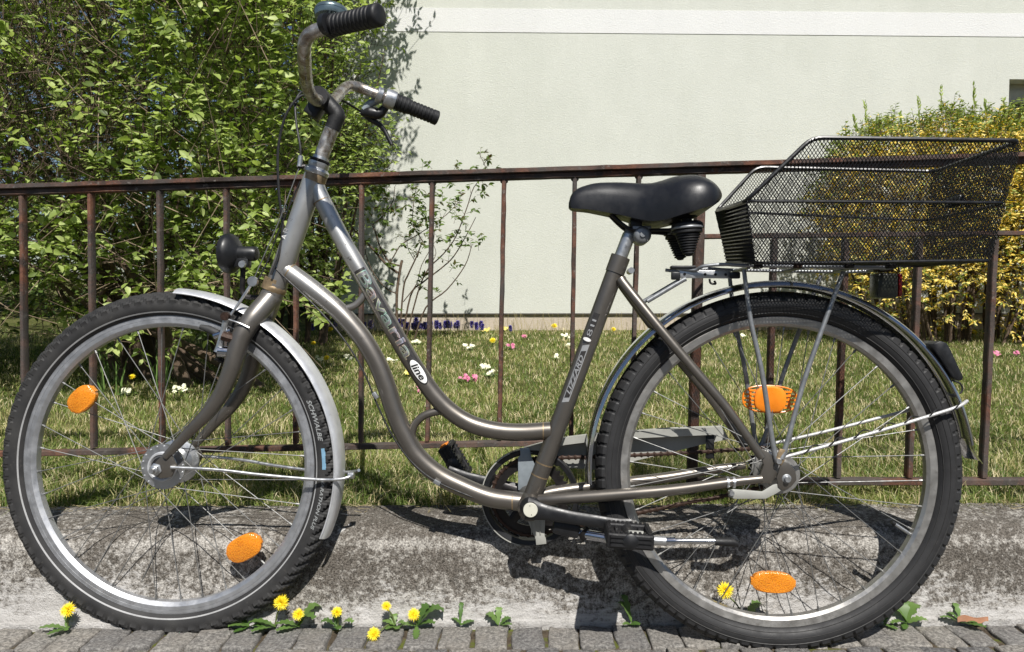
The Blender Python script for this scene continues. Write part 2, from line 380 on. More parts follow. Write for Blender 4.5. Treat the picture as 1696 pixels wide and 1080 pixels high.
def wisp(P0, P1, r0, r1):
    # many thin 3 sided straight twigs
    P0, P1 = np.asarray(P0), np.asarray(P1); n = len(P0); D = P1 - P0; D /= (np.linalg.norm(D, axis=1, keepdims=True) + 1e-9)
    U = np.cross(D, np.array([.3, .2, 1.])[None]); U /= (np.linalg.norm(U, axis=1, keepdims=True) + 1e-9); B = np.cross(D, U); V = []
    for P, r in ((P0, r0), (P1, r1)):
        r = np.broadcast_to(r, n)[:, None]
        for k in range(3):
            a = 2 * math.pi * k / 3; V.append(P + U * (math.cos(a) * r) + B * (math.sin(a) * r))
    V = np.stack(V, 1); F_ = np.array([(0, 1, 4), (0, 4, 3), (1, 2, 5), (1, 5, 4), (2, 0, 3), (2, 3, 5)])
    return V.reshape(-1, 3), (F_[None] + (np.arange(n) * 6)[:, None, None]).reshape(-1, 3)

# ================================================================== GROUND
# lawn surface
KY0 = 1.415                         # kerb foot depth (at x=0)
def kerb_y(x): return KY0 + .012 * x
def lawn_z(y): return .165 + (np.clip(y, 1.5, 60) - 1.6) * .0405
g = G(); xs = [-60, -12, -5, -3, -2, -1, 0, 1, 2, 3, 5, 12, 60]; ys = [1.60, 2.2, 3, 4, 5, 6, 8, 12, 25, 120]
vs_ = [(x, y if y > 1.7 else kerb_y(x) + .165, float(lawn_z(y))) for y in ys for x in xs]; k = len(xs)
g.add(vs_, [(j * k + i, j * k + i + 1, (j + 1) * k + i + 1, (j + 1) * k + i) for j in range(len(ys) - 1) for i in range(k - 1)])
g.build('lawn_ground', 'lawn_soil', kind='structure')
g = G(); g.add([(-60, -60, -.06), (60, -60, -.06), (60, 2, -.06), (-60, 2, -.06)], [(0, 1, 2, 3)]); g.build('ground', 'asphalt', kind='structure')

# pavement with granite setts
g = G(); nx, ny = 160, 30; X0, X1, Y0, Y1 = -2.6, 2.6, .86, 1.43
vs_ = []
for j in range(ny + 1):
    for i in range(nx + 1):
        x = X0 + (X1 - X0) * i / nx; y = Y0 + (Y1 - Y0) * j / ny
        vs_.append((x, y, -.0085 + .006 * mnoise.noise((x * 22, y * 22, 1)) + .003 * mnoise.noise((x * 70, y * 70, 1))))
g.add(vs_, [(j * (nx + 1) + i, j * (nx + 1) + i + 1, (j + 1) * (nx + 1) + i + 1, (j + 1) * (nx + 1) + i) for j in range(ny) for i in range(nx)])
pav = g.build('pavement', 'joint_soil', kind='structure')
def sett_mesh(sd, wx, wy):
    bm = bmesh.new(); bmesh.ops.create_cube(bm, size=1); r = random.Random(sd)
    off = {}
    for v in bm.verts:
        v.co = Vector((v.co.x * wx + r.uniform(-.004, .004), v.co.y * (wy - .004) + r.uniform(-.0035, .0035), v.co.z * .05 - .025 + (r.uniform(-.002, .002) if v.co.z > 0 else 0)))
    bmesh.ops.bevel(bm, geom=bm.edges[:], offset=.0042, segments=2, affect='EDGES', profile=.55)
    bmesh.ops.subdivide_edges(bm, edges=[e for e in bm.edges if e.calc_length() > .03], cuts=3, use_grid_fill=True)
    for v in bm.verts:
        q = v.co * 55 + Vector((sd * 7, 0, 0)); v.co += Vector((mnoise.noise(q), mnoise.noise(q + Vector((9, 0, 0))), mnoise.noise(q + Vector((0, 9, 0))) * .8)) * .0034
    me = bpy.data.meshes.new('paving_stone'); bm.to_mesh(me); bm.free()
    for p in me.polygons: p.use_smooth = True
    me.materials.append(MATS['sett_granite']); return me
sett_v = [sett_mesh(i, random.uniform(.057, .065), .087) for i in range(8)]
for row in range(5):
    y = kerb_y(0) - .0455 - row * .0885; x = -2.2 + random.uniform(0, .05) + (row % 2) * .045
    while x < 2.2:
        wd = random.uniform(.062, .070)
        if abs(x) < 1.35 + .0 * row or row < 2:
            if abs(x) < 1.5:
                link('paving_stone', random.choice(sett_v), pav, (x, y + .012 * x + random.uniform(-.003, .003), random.uniform(-.003, .002)), (R(random.uniform(-1.5, 1.5)), R(random.uniform(-1.5, 1.5)), R(random.uniform(-3, 3)) + (math.pi if random.random() < .5 else 0)))
        x += wd
# kerb
prof = [(0, -.05), (0, 0), (.004, .012), (.011, .03), (.017, .055), (.022, .085), (.027, .115), (.031, .138), (.037, .154), (.047, .167), (.062, .176), (.085, .181), (.12, .184), (.15, .186), (.178, .186), (.186, .17), (.188, .1)]
pp = catmull([Vector((a, 0, b)) for a, b in prof], 5); nx = 760; X0, X1 = -3.0, 3.0; vs_ = []
for i in range(nx + 1):
    x = X0 + (X1 - X0) * i / nx
    for p in pp:
        q = Vector((x, p.x, p.z)); d = .0035 * mnoise.noise(q * 7) + .0022 * mnoise.noise(q * 28) + .0016 * mnoise.noise(q * 90) + .0009 * mnoise.noise(q * 230)
        pit = min(0, mnoise.noise(q * 45 + Vector((5, 5, 5))) + .45) * .006
        nrm = Vector((0, -math.cos(math.atan2(p.x * 3, .2)), .7)).normalized()
        vs_.append((x, kerb_y(x) + p.x + nrm.y * (d + pit), p.z + nrm.z * (d + pit)))
g = G(); k = len(pp)
g.add(vs_, [(i * k + j, (i + 1) * k + j, (i + 1) * k + j + 1, i * k + j + 1) for i in range(nx) for j in range(k - 1)])
g.build('kerb', 'old_concrete', angle=80, kind='structure')

# ================================================================== HOUSE
house = empty('house', tuple(at(1200, 548, 6.1)))
tag(house, 'pale green rendered house wall with white band and beige plinth', 'house')
HO = house.location.copy()
WY0 = 6.05; WSL = .025
def wy(x): return WY0 + WSL * (x - 0)
xl = at(548, 500, 6.0).x; xr = 9.0
def wz(py, px=1100): x = at(px, py, 6.05).x; return at(px, py, wy(x)).z
z_base = wz(519); z_b0 = wz(56); z_b1 = wz(17); z_top = 6.2
wxl = at(1671, 160, wy(at(1671, 160, 6.15).x)).x; wz1 = at(1671, 131, 6.15).z; wz0 = wz1 - 1.1; wxr = wxl + 1.15
def hv(x, z, dy=0): return Vector((x, wy(x) + dy, z)) - HO
def strip(g, xa, xb, za, zb, dy=0, m=0): g.add([hv(xa, za, dy), hv(xb, za, dy), hv(xb, zb, dy), hv(xa, zb, dy)], [(0, 1, 2, 3)], m)
g = G()
strip(g, xl, wxl, z_base, z_b0); strip(g, wxl, wxr, z_base, wz0); strip(g, wxl, wxr, wz1, z_b0); strip(g, wxr, xr, z_base, z_b0); strip(g, xl, xr, z_b1, z_top)
# reveals
rv = .16
g.add([hv(wxl, wz0), hv(wxl, wz1), hv(wxl, wz1, rv), hv(wxl, wz0, rv)], [(0, 1, 2, 3)]); g.add([hv(wxr, wz0), hv(wxr, wz1), hv(wxr, wz1, rv), hv(wxr, wz0, rv)], [(3, 2, 1, 0)])
g.add([hv(wxl, wz1), hv(wxr, wz1), hv(wxr, wz1, rv), hv(wxl, wz1, rv)], [(0, 1, 2, 3)]); g.add([hv(wxl, wz0), hv(wxr, wz0), hv(wxr, wz0, rv), hv(wxl, wz0, rv)], [(3, 2, 1, 0)])
# returns, soffit of the render and back
g.add([hv(xl, z_base), hv(xl, z_top), hv(xl, z_top, 6), hv(xl, z_base, 6)], [(0, 1, 2, 3)]); g.add([hv(xr, z_base), hv(xr, z_top), hv(xr, z_top, 6), hv(xr, z_base, 6)], [(3, 2, 1, 0)])
g.add([hv(xl, z_base), hv(xr, z_base), hv(xr, z_base, .03), hv(xl, z_base, .03)], [(0, 1, 2, 3)]); g.add([hv(xl, z_top), hv(xr, z_top), hv(xr, z_top, 6), hv(xl, z_top, 6)], [(0, 1, 2, 3)])
g.build('wall', 'plaster_green', house, smooth=False)
g = G(); bz = .004
strip(g, xl, xr, z_b0, z_b1, -bz)
for z_ in (z_b0, z_b1): g.add([hv(xl, z_, -bz), hv(xr, z_, -bz), hv(xr, z_, .002), hv(xl, z_, .002)], [(0, 1, 2, 3)])
g.build('band', 'plaster_white', house, smooth=False)
g = G(); strip(g, xl + .02, xr, -.1, z_base + .01, .014); g.add([hv(xl + .02, -.1, .028), hv(xl + .02, z_base, .028), hv(xl + .02, z_base, 6), hv(xl + .02, -.1, 6)], [(0, 1, 2, 3)])
g.build('plinth', 'plinth_beige', house, smooth=False)
g = G(); g.add([hv(xl, z_base - .009, -.006), hv(xr, z_base - .009, -.006), hv(xr, z_base + .001, -.006), hv(xl, z_base + .001, -.006), hv(xl, z_base - .009, .026), hv(xr, z_base - .009, .026), hv(xr, z_base + .001, .026), hv(xl, z_base + .001, .026)], [(0, 1, 2, 3), (0, 1, 5, 4), (3, 2, 6, 7), (0, 3, 7, 4)])
g.build('drip_edge', 'dark_profile', house, smooth=False)
win = empty('window', tuple(hv((wxl + wxr) / 2, wz0, rv)), parent=house); WO = win.location.copy()
g = G(); fw = .065
for (a, b, c, d) in ((wxl, wxr, wz1 - .05, wz1), (wxl, wxr, wz1 - .16, wz1 - .055), (wxl, wxr, wz0, wz0 + fw), (wxl, wxl + .035, wz0, wz1 - .16), (wxr - fw, wxr, wz0, wz1 - .16)):
    dd = -.03 if c == wz1 - .16 else -.012
    p = [hv(a, c, rv + dd) - WO, hv(b, c, rv + dd) - WO, hv(b, d, rv + dd) - WO, hv(a, d, rv + dd) - WO]
    q = [v + Vector((0, .05, 0)) for v in p]
    g.add(p + q, [(0, 1, 2, 3), (0, 1, 5, 4), (3, 2, 6, 7), (0, 3, 7, 4), (1, 2, 6, 5)])
g.build('frame', 'window_frame', win, smooth=False)
g = G(); g.add([hv(wxl, wz0, rv + .02) - WO, hv(wxr, wz0, rv + .02) - WO, hv(wxr, wz1, rv + .02) - WO, hv(wxl, wz1, rv + .02) - WO], [(0, 1, 2, 3)]); g.build('pane', 'window_glass', win, smooth=False)
g = G(); rz = z_top + .003; p = [hv(xl - .4, rz, -.6), hv(xr + .3, rz, -.6), hv(xr + .3, rz + 1.8, 3), hv(xl - .4, rz + 1.8, 3), hv(xl - .4, rz, 6.6), hv(xr + .3, rz, 6.6)]
g.add(p, [(0, 1, 2, 3), (3, 2, 5, 4), (0, 3, 4), (1, 5, 2), (0, 4, 5, 1)]); g.build('roof', 'roof_tile', house, smooth=False)

# ================================================================== FENCE
fence = empty('fence', tuple(at(1150, 815, 1.70)))
tag(fence, 'rusty iron railing with upright bars standing behind the concrete kerb', 'fence')
FO = fence.location.copy()
FX0, FD0 = at(0, 500, 1.77).x, 1.77; FX1, FD1 = at(1696, 500, 1.67).x, 1.67
fs_ = (FD1 - FD0) / (FX1 - FX0)
def fp(px, py, dn=0):
    d = ray(px, py); t = (FD0 - fs_ * FX0 + dn) / (d.y - fs_ * d.x); return Vector((d.x * t, d.y * t, H + d.z * t))
fdir = Vector((1, fs_, 0)).normalized(); fnor = Vector((-fs_, 1, 0)).normalized()
def bar(name, a, b, wd, dp, axis='v', wob=.0012, props=None):
    # rectangular bar from a to b with worn, uneven edges
    a, b = a - FO, b - FO; Ld = (b - a).length; n = max(4, int(Ld / .03)); T = (b - a).normalized()
    side = fdir if axis == 'v' else Vector((0, 0, 1)); side = (side - T * side.dot(T)).normalized(); nor = T.cross(side)
    g = G(); vs_ = []; ph = random.random() * 50
    for i in range(n + 1):
        c = a + T * (Ld * i / n)
        for (u, v) in ((-.5, -.36), (-.36, -.5), (.36, -.5), (.5, -.36), (.5, .36), (.36, .5), (-.36, .5), (-.5, .36)):
            q = c + side * (u * wd) + nor * (v * dp)
            vs_.append(q + side * wob * mnoise.noise(q * 40 + Vector((ph, 0, 0))) + nor * wob * mnoise.noise(q * 40 + Vector((0, ph, 0))))
    f = [(i * 8 + k, i * 8 + (k + 1) % 8, i * 8 + 8 + (k + 1) % 8, i * 8 + 8 + k) for i in range(n) for k in range(8)] + [tuple(range(8)), tuple(n * 8 + k for k in range(8))]
    g.add(vs_, f); return g.build(name, 'rusty_iron', fence, angle=50)
def ext(px0, py0, px1, py1, X): return py0 + (py1 - py0) * (X - px0) / (px1 - px0)
TR = lambda x: ext(0, 315, 1690, 262, x)
LR = lambda x: ext(66, 750, 893, 733, x)
# handrail: flat capping with a web under it
bar('top_rail', fp(-700, TR(-700) - 4), fp(2400, TR(2400) - 4), .012, .042, 'h')
bar('rail_web', fp(-700, TR(-700) + 5), fp(2400, TR(2400) + 5), .014, .022, 'h')
bar('bottom_rail', fp(-700, LR(-700)), fp(1152, LR(1152)), .013, .028, 'h')
bar('bottom_rail', fp(1152, 797), fp(2400, 797), .015, .028, 'h')
bar('middle_rail', fp(1158, 392), fp(2400, 379), .011, .024, 'h')
bx = [(-318, -290), (-196, -174), (-76, -60), (38, 43), (151, 156), (265, 269), (375, 378), (491, 490), (599, 598), (716, 708), (835, 827), (952, 946), (1058, 1045)]
for a, b in bx: bar('baluster', fp(a, TR(a) + 12), fp(b, LR(b) - 7), .0100, .020)
for a, b in ((1282, 1270), (1400, 1386), (1522, 1504), (1646, 1627), (1775, 1752), (1905, 1880), (2040, 2010)): bar('baluster', fp(a, 396), fp(b, 790), .013, .022)
bar('post', fp(1160, TR(1160) + 12), fp(1144, 860), .022, .030)
bar('post', fp(-440, TR(-440) + 12), fp(-400, 880), .022, .030)
bar('post', fp(2170, TR(2170) + 12), fp(2135, 860), .022, .030)
# weld lumps where bars meet the rail
for a, b in bx[3:]:
    g = G(); c = fp(a, TR(a) + 12) - FO; g.lathe([(-.006, .004), (-.002, .0085), (.003, .0098), (.008, .0085)], c, (0, 0, 1), 8); g.build('weld', 'rusty_iron', fence)

# ================================================================== BICYCLE
bike = empty('bicycle'); bike.matrix_world = BM
tag(bike, 'grey step-through city bicycle with black rear basket parked along the kerb', 'bicycle')
def part(g, name, mat, parent=None, **k): return g.build(name, mat, parent or bike, **k)
def T(name, pts, pxr, mat='frame_paint', n=0.0, parent=None, seg=18, mirror=False, smooth=8, **k):
    P = [L(p[0], p[1], p[2] if len(p) > 2 else n) for p in pts]
    rad = [pr(q, P[min(i, len(P) - 1)]) for i, q in enumerate(pxr)] if isinstance(pxr, (list, tuple)) else pr(pxr, P[0])
    if mirror: P = [Vector((p.x, -p.y, p.z)) for p in P]
    g = G(); g.tube(P, rad, seg, smooth=smooth); return part(g, name, mat, parent, **k)
# frame tubes
T('head_tube', [(523, 287), (456, 478)], [17.5, 17.5])
T('top_tube', [(522, 305), (529, 323), (545, 355), (567, 398), (601, 457), (640, 527), (668, 577), (695, 620), (720, 655), (747, 682), (780, 702), (820, 713), (862, 716), (912, 713)], 14.2)
T('down_tube', [(462, 440), (478, 450), (516, 478), (554, 509), (578, 533), (603, 564), (625, 602), (640, 640), (652, 678), (668, 716), (691, 755), (726, 786), (767, 807), (808, 823), (842, 829), (874, 832)], 15.5)
T('seat_tube', [(880, 826), (1026, 430)], [15, 14.5])
T('seat_lug', [(1018, 452), (1028, 425)], [16, 16.2])
T('cross_brace', [(562, 512), (570, 512), (588, 506), (600, 494), (607, 482)], 6)
T('cross_brace', [(683, 728), (683, 714), (689, 700), (703, 688), (722, 682), (736, 681)], 6.5)
for m in (False, True):
    T('seat_stay', [(1028, 462, .012), (1036, 474, .017), (1086, 536, .038), (1136, 596, .05), (1205, 678, .056), (1262, 758, .058)], [8.5, 8.5, 8.2, 8, 7.8, 7], mirror=m)
    T('chain_stay', [(893, 829, .022), (930, 826, .032), (1040, 818, .046), (1119, 811, .052), (1207, 799, .058), (1262, 793, .06)], [10, 10, 9.8, 9.3, 8, 6.5], mirror=m)
# lug lines
for nm, a, b, r_ in (('lug_ring', (457, 463), (451, 481), 19), ('lug_ring', (524, 290), (520, 301), 18.6), ('lug_ring', (899, 714), (901, 714), 14.9), ('lug_ring', (848, 830), (850, 830), 16.1), ('lug_ring', (893.7, 789), (894.4, 787), 15.3), ('lug_ring', (901.1, 769), (901.8, 767), 15.2), ('lug_ring', (480, 451), (481.5, 452), 15.9), ('lug_ring', (533, 333), (533.8, 334.6), 14.8)):
    T(nm, [a, b], r_, 'lug_brass')
T('bottom_bracket', [(878, 845, .035), (877, 832, 0), (876, 821, -.035)], 20, smooth=0)
# fork
fork = part(G().tube([L(459, 470), L(452, 486)], pr(18.5, L(452, 486))), 'fork', 'frame_paint')
T('fork_crown', [(455, 478), (449, 492), (442, 506)], [17, 19, 17], parent=fork)
for m in (False, True):
    T('fork_blade', [(450, 490, .004), (438, 505, .012), (419, 528, .026), (401, 556, .036), (391, 585, .042), (382, 615, .046), (366, 652, .048), (344, 684, .049), (316, 712, .050), (274, 757, .052)], [15, 17, 17.5, 16.5, 15.5, 14.5, 13, 11.5, 9.5, 6.5], parent=fork, mirror=m)
    g = G(); pts = [(276, 748), (285, 756), (293, 772), (284, 790), (266, 793), (254, 782), (258, 765)]
    q = [L(a, b, .052) for a, b in pts]; s_ = -1 if m else 1
    g.prism([(p.x, p.z) for p in q], .054 * s_, .048 * s_); part(g, 'dropout', 'frame_paint', fork, bevel=.001)
# headset
g = G(); a = L(523, 288); up = (L(533, 258) - a).normalized()
g.lathe([(-.004, .019), (0, .0235), (.006, .0245), (.010, .022), (.012, .0185), (.016, .020), (.022, .020), (.024, .0165), (.034, .0155)], a, up, 28); part(g, 'headset', 'alloy')
g = G(); g.lathe([(0, .017), (.002, .0225), (.005, .0225), (.006, .017)], L(529, 269), up, 6); part(g, 'locknut', 'black_steel')
g = G(); g.lathe([(-.004, .0205), (.0, .0225), (.006, .0225), (.010, .0205)], L(454, 481), up, 28); part(g, 'crown_race', 'lug_brass')
# stem
T('stem', [(528, 272), (540, 238), (554, 203)], 12, 'dirty_chrome')
g = G(); g.tube([L(550, 214), L(556, 200), L(559, 191), L(552, 181), L(538, 166), L(530, 158)], [pr(12.8, L(550, 214))] * 6, 16, smooth=4); part(g, 'stem_cover', 'black_rubber')
g = G(); c = L(533, 166); g.tube([c + Vector((0, -.026, 0)), c + Vector((0, .026, 0))], .0195, 20, smooth=0)
part(g, 'stem_clamp', 'black_rubber')
g = G(); g.box(L(522, 182), (.028, .03, .03), Matrix.Rotation(R(35), 3, 'Y'), bev=.004); part(g, 'clamp_block', 'black_plastic')
# handlebar
hb = [L(533, 166, 0), L(524, 166, .035), L(513, 154, .07), L(507, 132, .12), L(504, 98, .185), L(504, 76, .212), L(509, 62, .222), L(518, 54, .226), L(533, 48, .229), L(556, 41, .238)]
hf = [L(600, 147, -.215), L(588, 143, -.205), L(576, 143, -.185), L(566, 150, -.15), L(556, 163, -.10), L(545, 172, -.05)]
GA, GB = L(545, 44, .232), L(626, 25, .275)
HA, HB = L(652, 167, -.235), L(722, 195, -.275)
hbP = [HA, L(626, 157, -.222)] + hf + hb
g = G(); g.tube(hbP, .0112, 18, smooth=8); part(g, 'handlebar', 'dirty_chrome')
def grip(mir):
    A, B = (HA, HB) if mir else (GA, GB); ax = (B - A); Lg = ax.length; pr_ = []; n = 74
    for i in range(n + 1):
        t = i / n; r = .0178 - .0012 * math.sin(t * 3.1)
        if mir: r = .0165 if t > .35 else .0185
        if .06 < t < .93: r -= .0014 * (1 if (i % 6) < 2 else 0)
        if t < .03: r = .0182
        pr_.append((t * Lg, r))
    pr_ = [(-.001, .011)] + pr_ + [(Lg + .003, .0165), (Lg + .005, .013), (Lg + .0052, .0)]
    g = G(); g.lathe(pr_, A, ax, 30); return part(g, 'grip', 'black_rubber')
grip(False)
gf = grip(True); gf['label'] = 'slimmer grip beyond the gear twist shifter'
# far side: shifter collar, brake lever
A, B = L(616, 154, -.22), HA; ax = (HB - HA).normalized()
g = G(); g.lathe([(0, .012), (.001, .0175), (.012, .0175), (.013, .014)], HA - ax * .040, ax, 24); part(g, 'lever_clamp', 'alloy')
g = G(); g.lathe([(0, .013), (.001, .0205), (.014, .0215), (.024, .021), (.026, .016)], HA - ax * .022, ax, 28); part(g, 'twist_shifter', 'alloy')
T('brake_lever', [(600, 184, -.24), (612, 196, -.245), (626, 205, -.25), (636, 215, -.255), (643, 228, -.255), (649, 240, -.255)], [6, 5.5, 4.5, 4, 3.6, 3.6], 'black_plastic', seg=10)
T('lever_body', [(598, 187, -.235), (612, 186, -.235), (628, 188, -.238), (640, 176, -.238)], [5, 9, 9, 6], 'black_plastic', seg=10)
T('lever_housing', [(603, 183, -.235), (614, 172, -.235), (632, 164, -.235)], [6, 7, 5], 'bracket_blue', seg=10)
T('brake_cable', [(528, 160, -.03), (548, 158, -.1), (570, 168, -.17), (600, 186, -.235)], 2.2, 'black_rubber', seg=8)
# bell
bell = empty('bell', tuple(L(549, 24, .200)), parent=bike); BL = bell.location.copy()
upb = Vector((.02, .16, 1)).normalized()
g = G(); g.lathe([(-.013, .006), (-.012, .018), (-.008, .0262), (-.002, .0282), (.0, .0285), (.0005, .0268)], (0, 0, 0), upb, 32); g.build('base', 'bell_teal', bell)
g = G(); g.lathe([(.0012, .0278), (.003, .0282), (.008, .026), (.0125, .0195), (.0148, .010), (.0152, .0)], (0, 0, 0), upb, 32); g.build('dome', 'bell_teal', bell)
g = G(); c = L(541, 40, .243) - BL; axg = (GB - GA).normalized(); g.lathe([(-.005, .0125), (-.005, .0165), (.005, .0165), (.005, .0125)], c, axg, 20); g.tube([c + Vector((0, .005, .006)), Vector((-.003, 0, -.010))], .006, 10, smooth=0); g.build('clamp', 'black_plastic', bell)
# cables in front of the head tube
T('shift_cable', [(524, 172, -.02), (505, 158, .0), (488, 168, .01), (473, 192, .015), (464, 225, .015), (460, 262, .015), (462, 320, .015), (468, 376, .012), (462, 420, .02), (449, 455, .03)], 2.1, 'black_rubber', seg=8)
T('brake_cable', [(522, 176, -.03), (504, 152, -.02), (490, 168, .0), (491, 205, .01), (497, 240, .015), (498, 262, .015)], 2.1, 'black_rubber', seg=8)
T('cable_end', [(498, 258, .015), (496, 276, .015)], 4, 'alloy', seg=10)
T('cable_stop', [(524, 277, 0), (508, 275, .008), (492, 277, .015)], 3.4, 'black_steel', seg=8, smooth=0)
T('inner_cable', [(496, 276, .015), (462, 367, .022), (420, 463, .030)], .9, 'spoke_steel', seg=6, smooth=0)
T('dynamo_cable', [(497, 300, .012), (478, 345, .014), (458, 392, .015), (440, 440, .02), (425, 466, .03)], 1.1, 'black_rubber', seg=6)
# front brake
fb = part(G().lathe([(-.004, .0), (-.004, .0095), (.004, .0095), (.004, 0)], L(419, 466, .03), (0, 1, 0), 16), 'front_brake', 'alloy')
T('cable_arm', [(416, 471, .03), (400, 496, .035), (382, 522, .04)], 2.4, 'alloy', parent=fb, seg=8, smooth=0)
T('brake_arm', [(376, 524, .045), (371, 545, .045), (364, 573, .045), (362, 583, .045)], [7, 6, 7, 9], 'alloy', parent=fb, seg=12, flat=.6) if False else T('brake_arm', [(376, 524, .045), (371, 545, .045), (364, 573, .045), (362, 583, .045)], [6, 5, 6, 8], 'alloy', parent=fb, seg=12)
g = G(); g.lathe([(-.004, 0), (-.004, .008), (.006, .008), (.006, 0)], L(373, 524, .05), (0, 1, 0), 12); part(g, 'pivot_bolt', 'chain_rust', fb)
T('pad_holder', [(355, 557, .04), (383, 548, .04)], 5.5, 'chrome', parent=fb, seg=12, smooth=0)
T('brake_pad', [(332, 541, .030), (345, 545, .030), (362, 553, .030)], [4, 6.5, 6.5], 'brake_pad', parent=fb, seg=10, smooth=0)
T('brake_boss', [(362, 582, .045), (392, 584, .04)], [10, 9], 'chrome', parent=fb, seg=16, smooth=0)
T('spring_nut', [(368, 556, .05), (388, 562, .045)], [8, 8], 'chain_rust', parent=fb, seg=8, smooth=0)
T('pad_spacer', [(358, 592, .04), (372, 600, .03)], 5, 'black_rubber', parent=fb, seg=8, smooth=0)
T('brake_arm', [(376, 524, .045), (371, 545, .045), (364, 573, .045), (362, 583, .045)], [6, 5, 6, 8], 'alloy', parent=fb, seg=12, mirror=True)
T('link_wire', [(378, 529, .05), (396, 535, .054), (413, 543, .052)], 1.4, 'alloy', parent=fb, seg=6)
# headlight
hl = empty('headlight', tuple(L(385, 420)), parent=bike); HLo = hl.location.copy()
ax = Vector((1, -.06, -.02)).normalized()
g = G(); g.lathe([(-.016, .033), (-.013, .0375), (-.006, .0392), (0, .038), (.008, .030), (.013, .018), (.016, .0145), (.045, .014), (.050, .011), (.052, 0)], (0, 0, 0), ax, 36); g.build('housing', 'black_plastic', hl)
g = G(); g.lathe([(-.0175, 0), (-.0172, .022), (-.0155, .030), (-.0135, .0335), (-.013, .030)], (0, 0, 0), ax, 36); g.build('lens', 'grey_lens', hl)
g = G(); c = L(403, 438, .012) - HLo; g.box((c + Vector((-.006, .01, .006))), (.03, .02, .022), bev=.003); g.build('mount', 'black_plastic', hl)
g = G(); g.lathe([(-.004, 0), (-.004, .0065), (0, .0075), (.004, .0065)], c + Vector((0, -.004, 0)), (0, 1, 0), 12); g.build('bolt', 'alloy', hl)
g = G(); P_ = [L(403, 438) - HLo, L(402, 465) - HLo, L(405, 490) - HLo, L(440, 492) - HLo]; g.tube(P_, .0052, 8, smooth=3); g.build('bracket', 'black_steel', hl)

# ---- wheels
def ang(px, py, cx, cy): return math.atan2(cy - py, px - cx)
def tyre_disp(nb, k, lug, kind):
    def f(i, j, r, y):
        a = 2 * math.pi * j / k                      # cross section angle, 0 = outwards
        aa = a if a <= math.pi else a - 2 * math.pi
        d = 0
        if kind == 'front':
            ph = (i / 8.0 + abs(aa) * 1.3 + (0.5 if aa > 0 else 0)) % 1
            if .2 < abs(aa) < 1.25: d = lug * (1.0 - .25 * ph / .62) if ph < .62 else 0
            elif abs(aa) <= .2: d = lug * (.9 if (i % 8) > 1 else 0)
        else:
            ph = (i / 8.0 + (0.5 if aa > 0 else 0) + abs(aa) * .25) % 1
            if .22 < abs(aa) < 1.0: d = lug * (1 if ph < .8 else -.3)
            elif abs(aa) <= .22: d = lug
        return (TC + (r - TC) * (1 + d / .0235), y * (1 + d / .0235))
    return f
TR_ = .0235; TC = RT - TR_ - .002
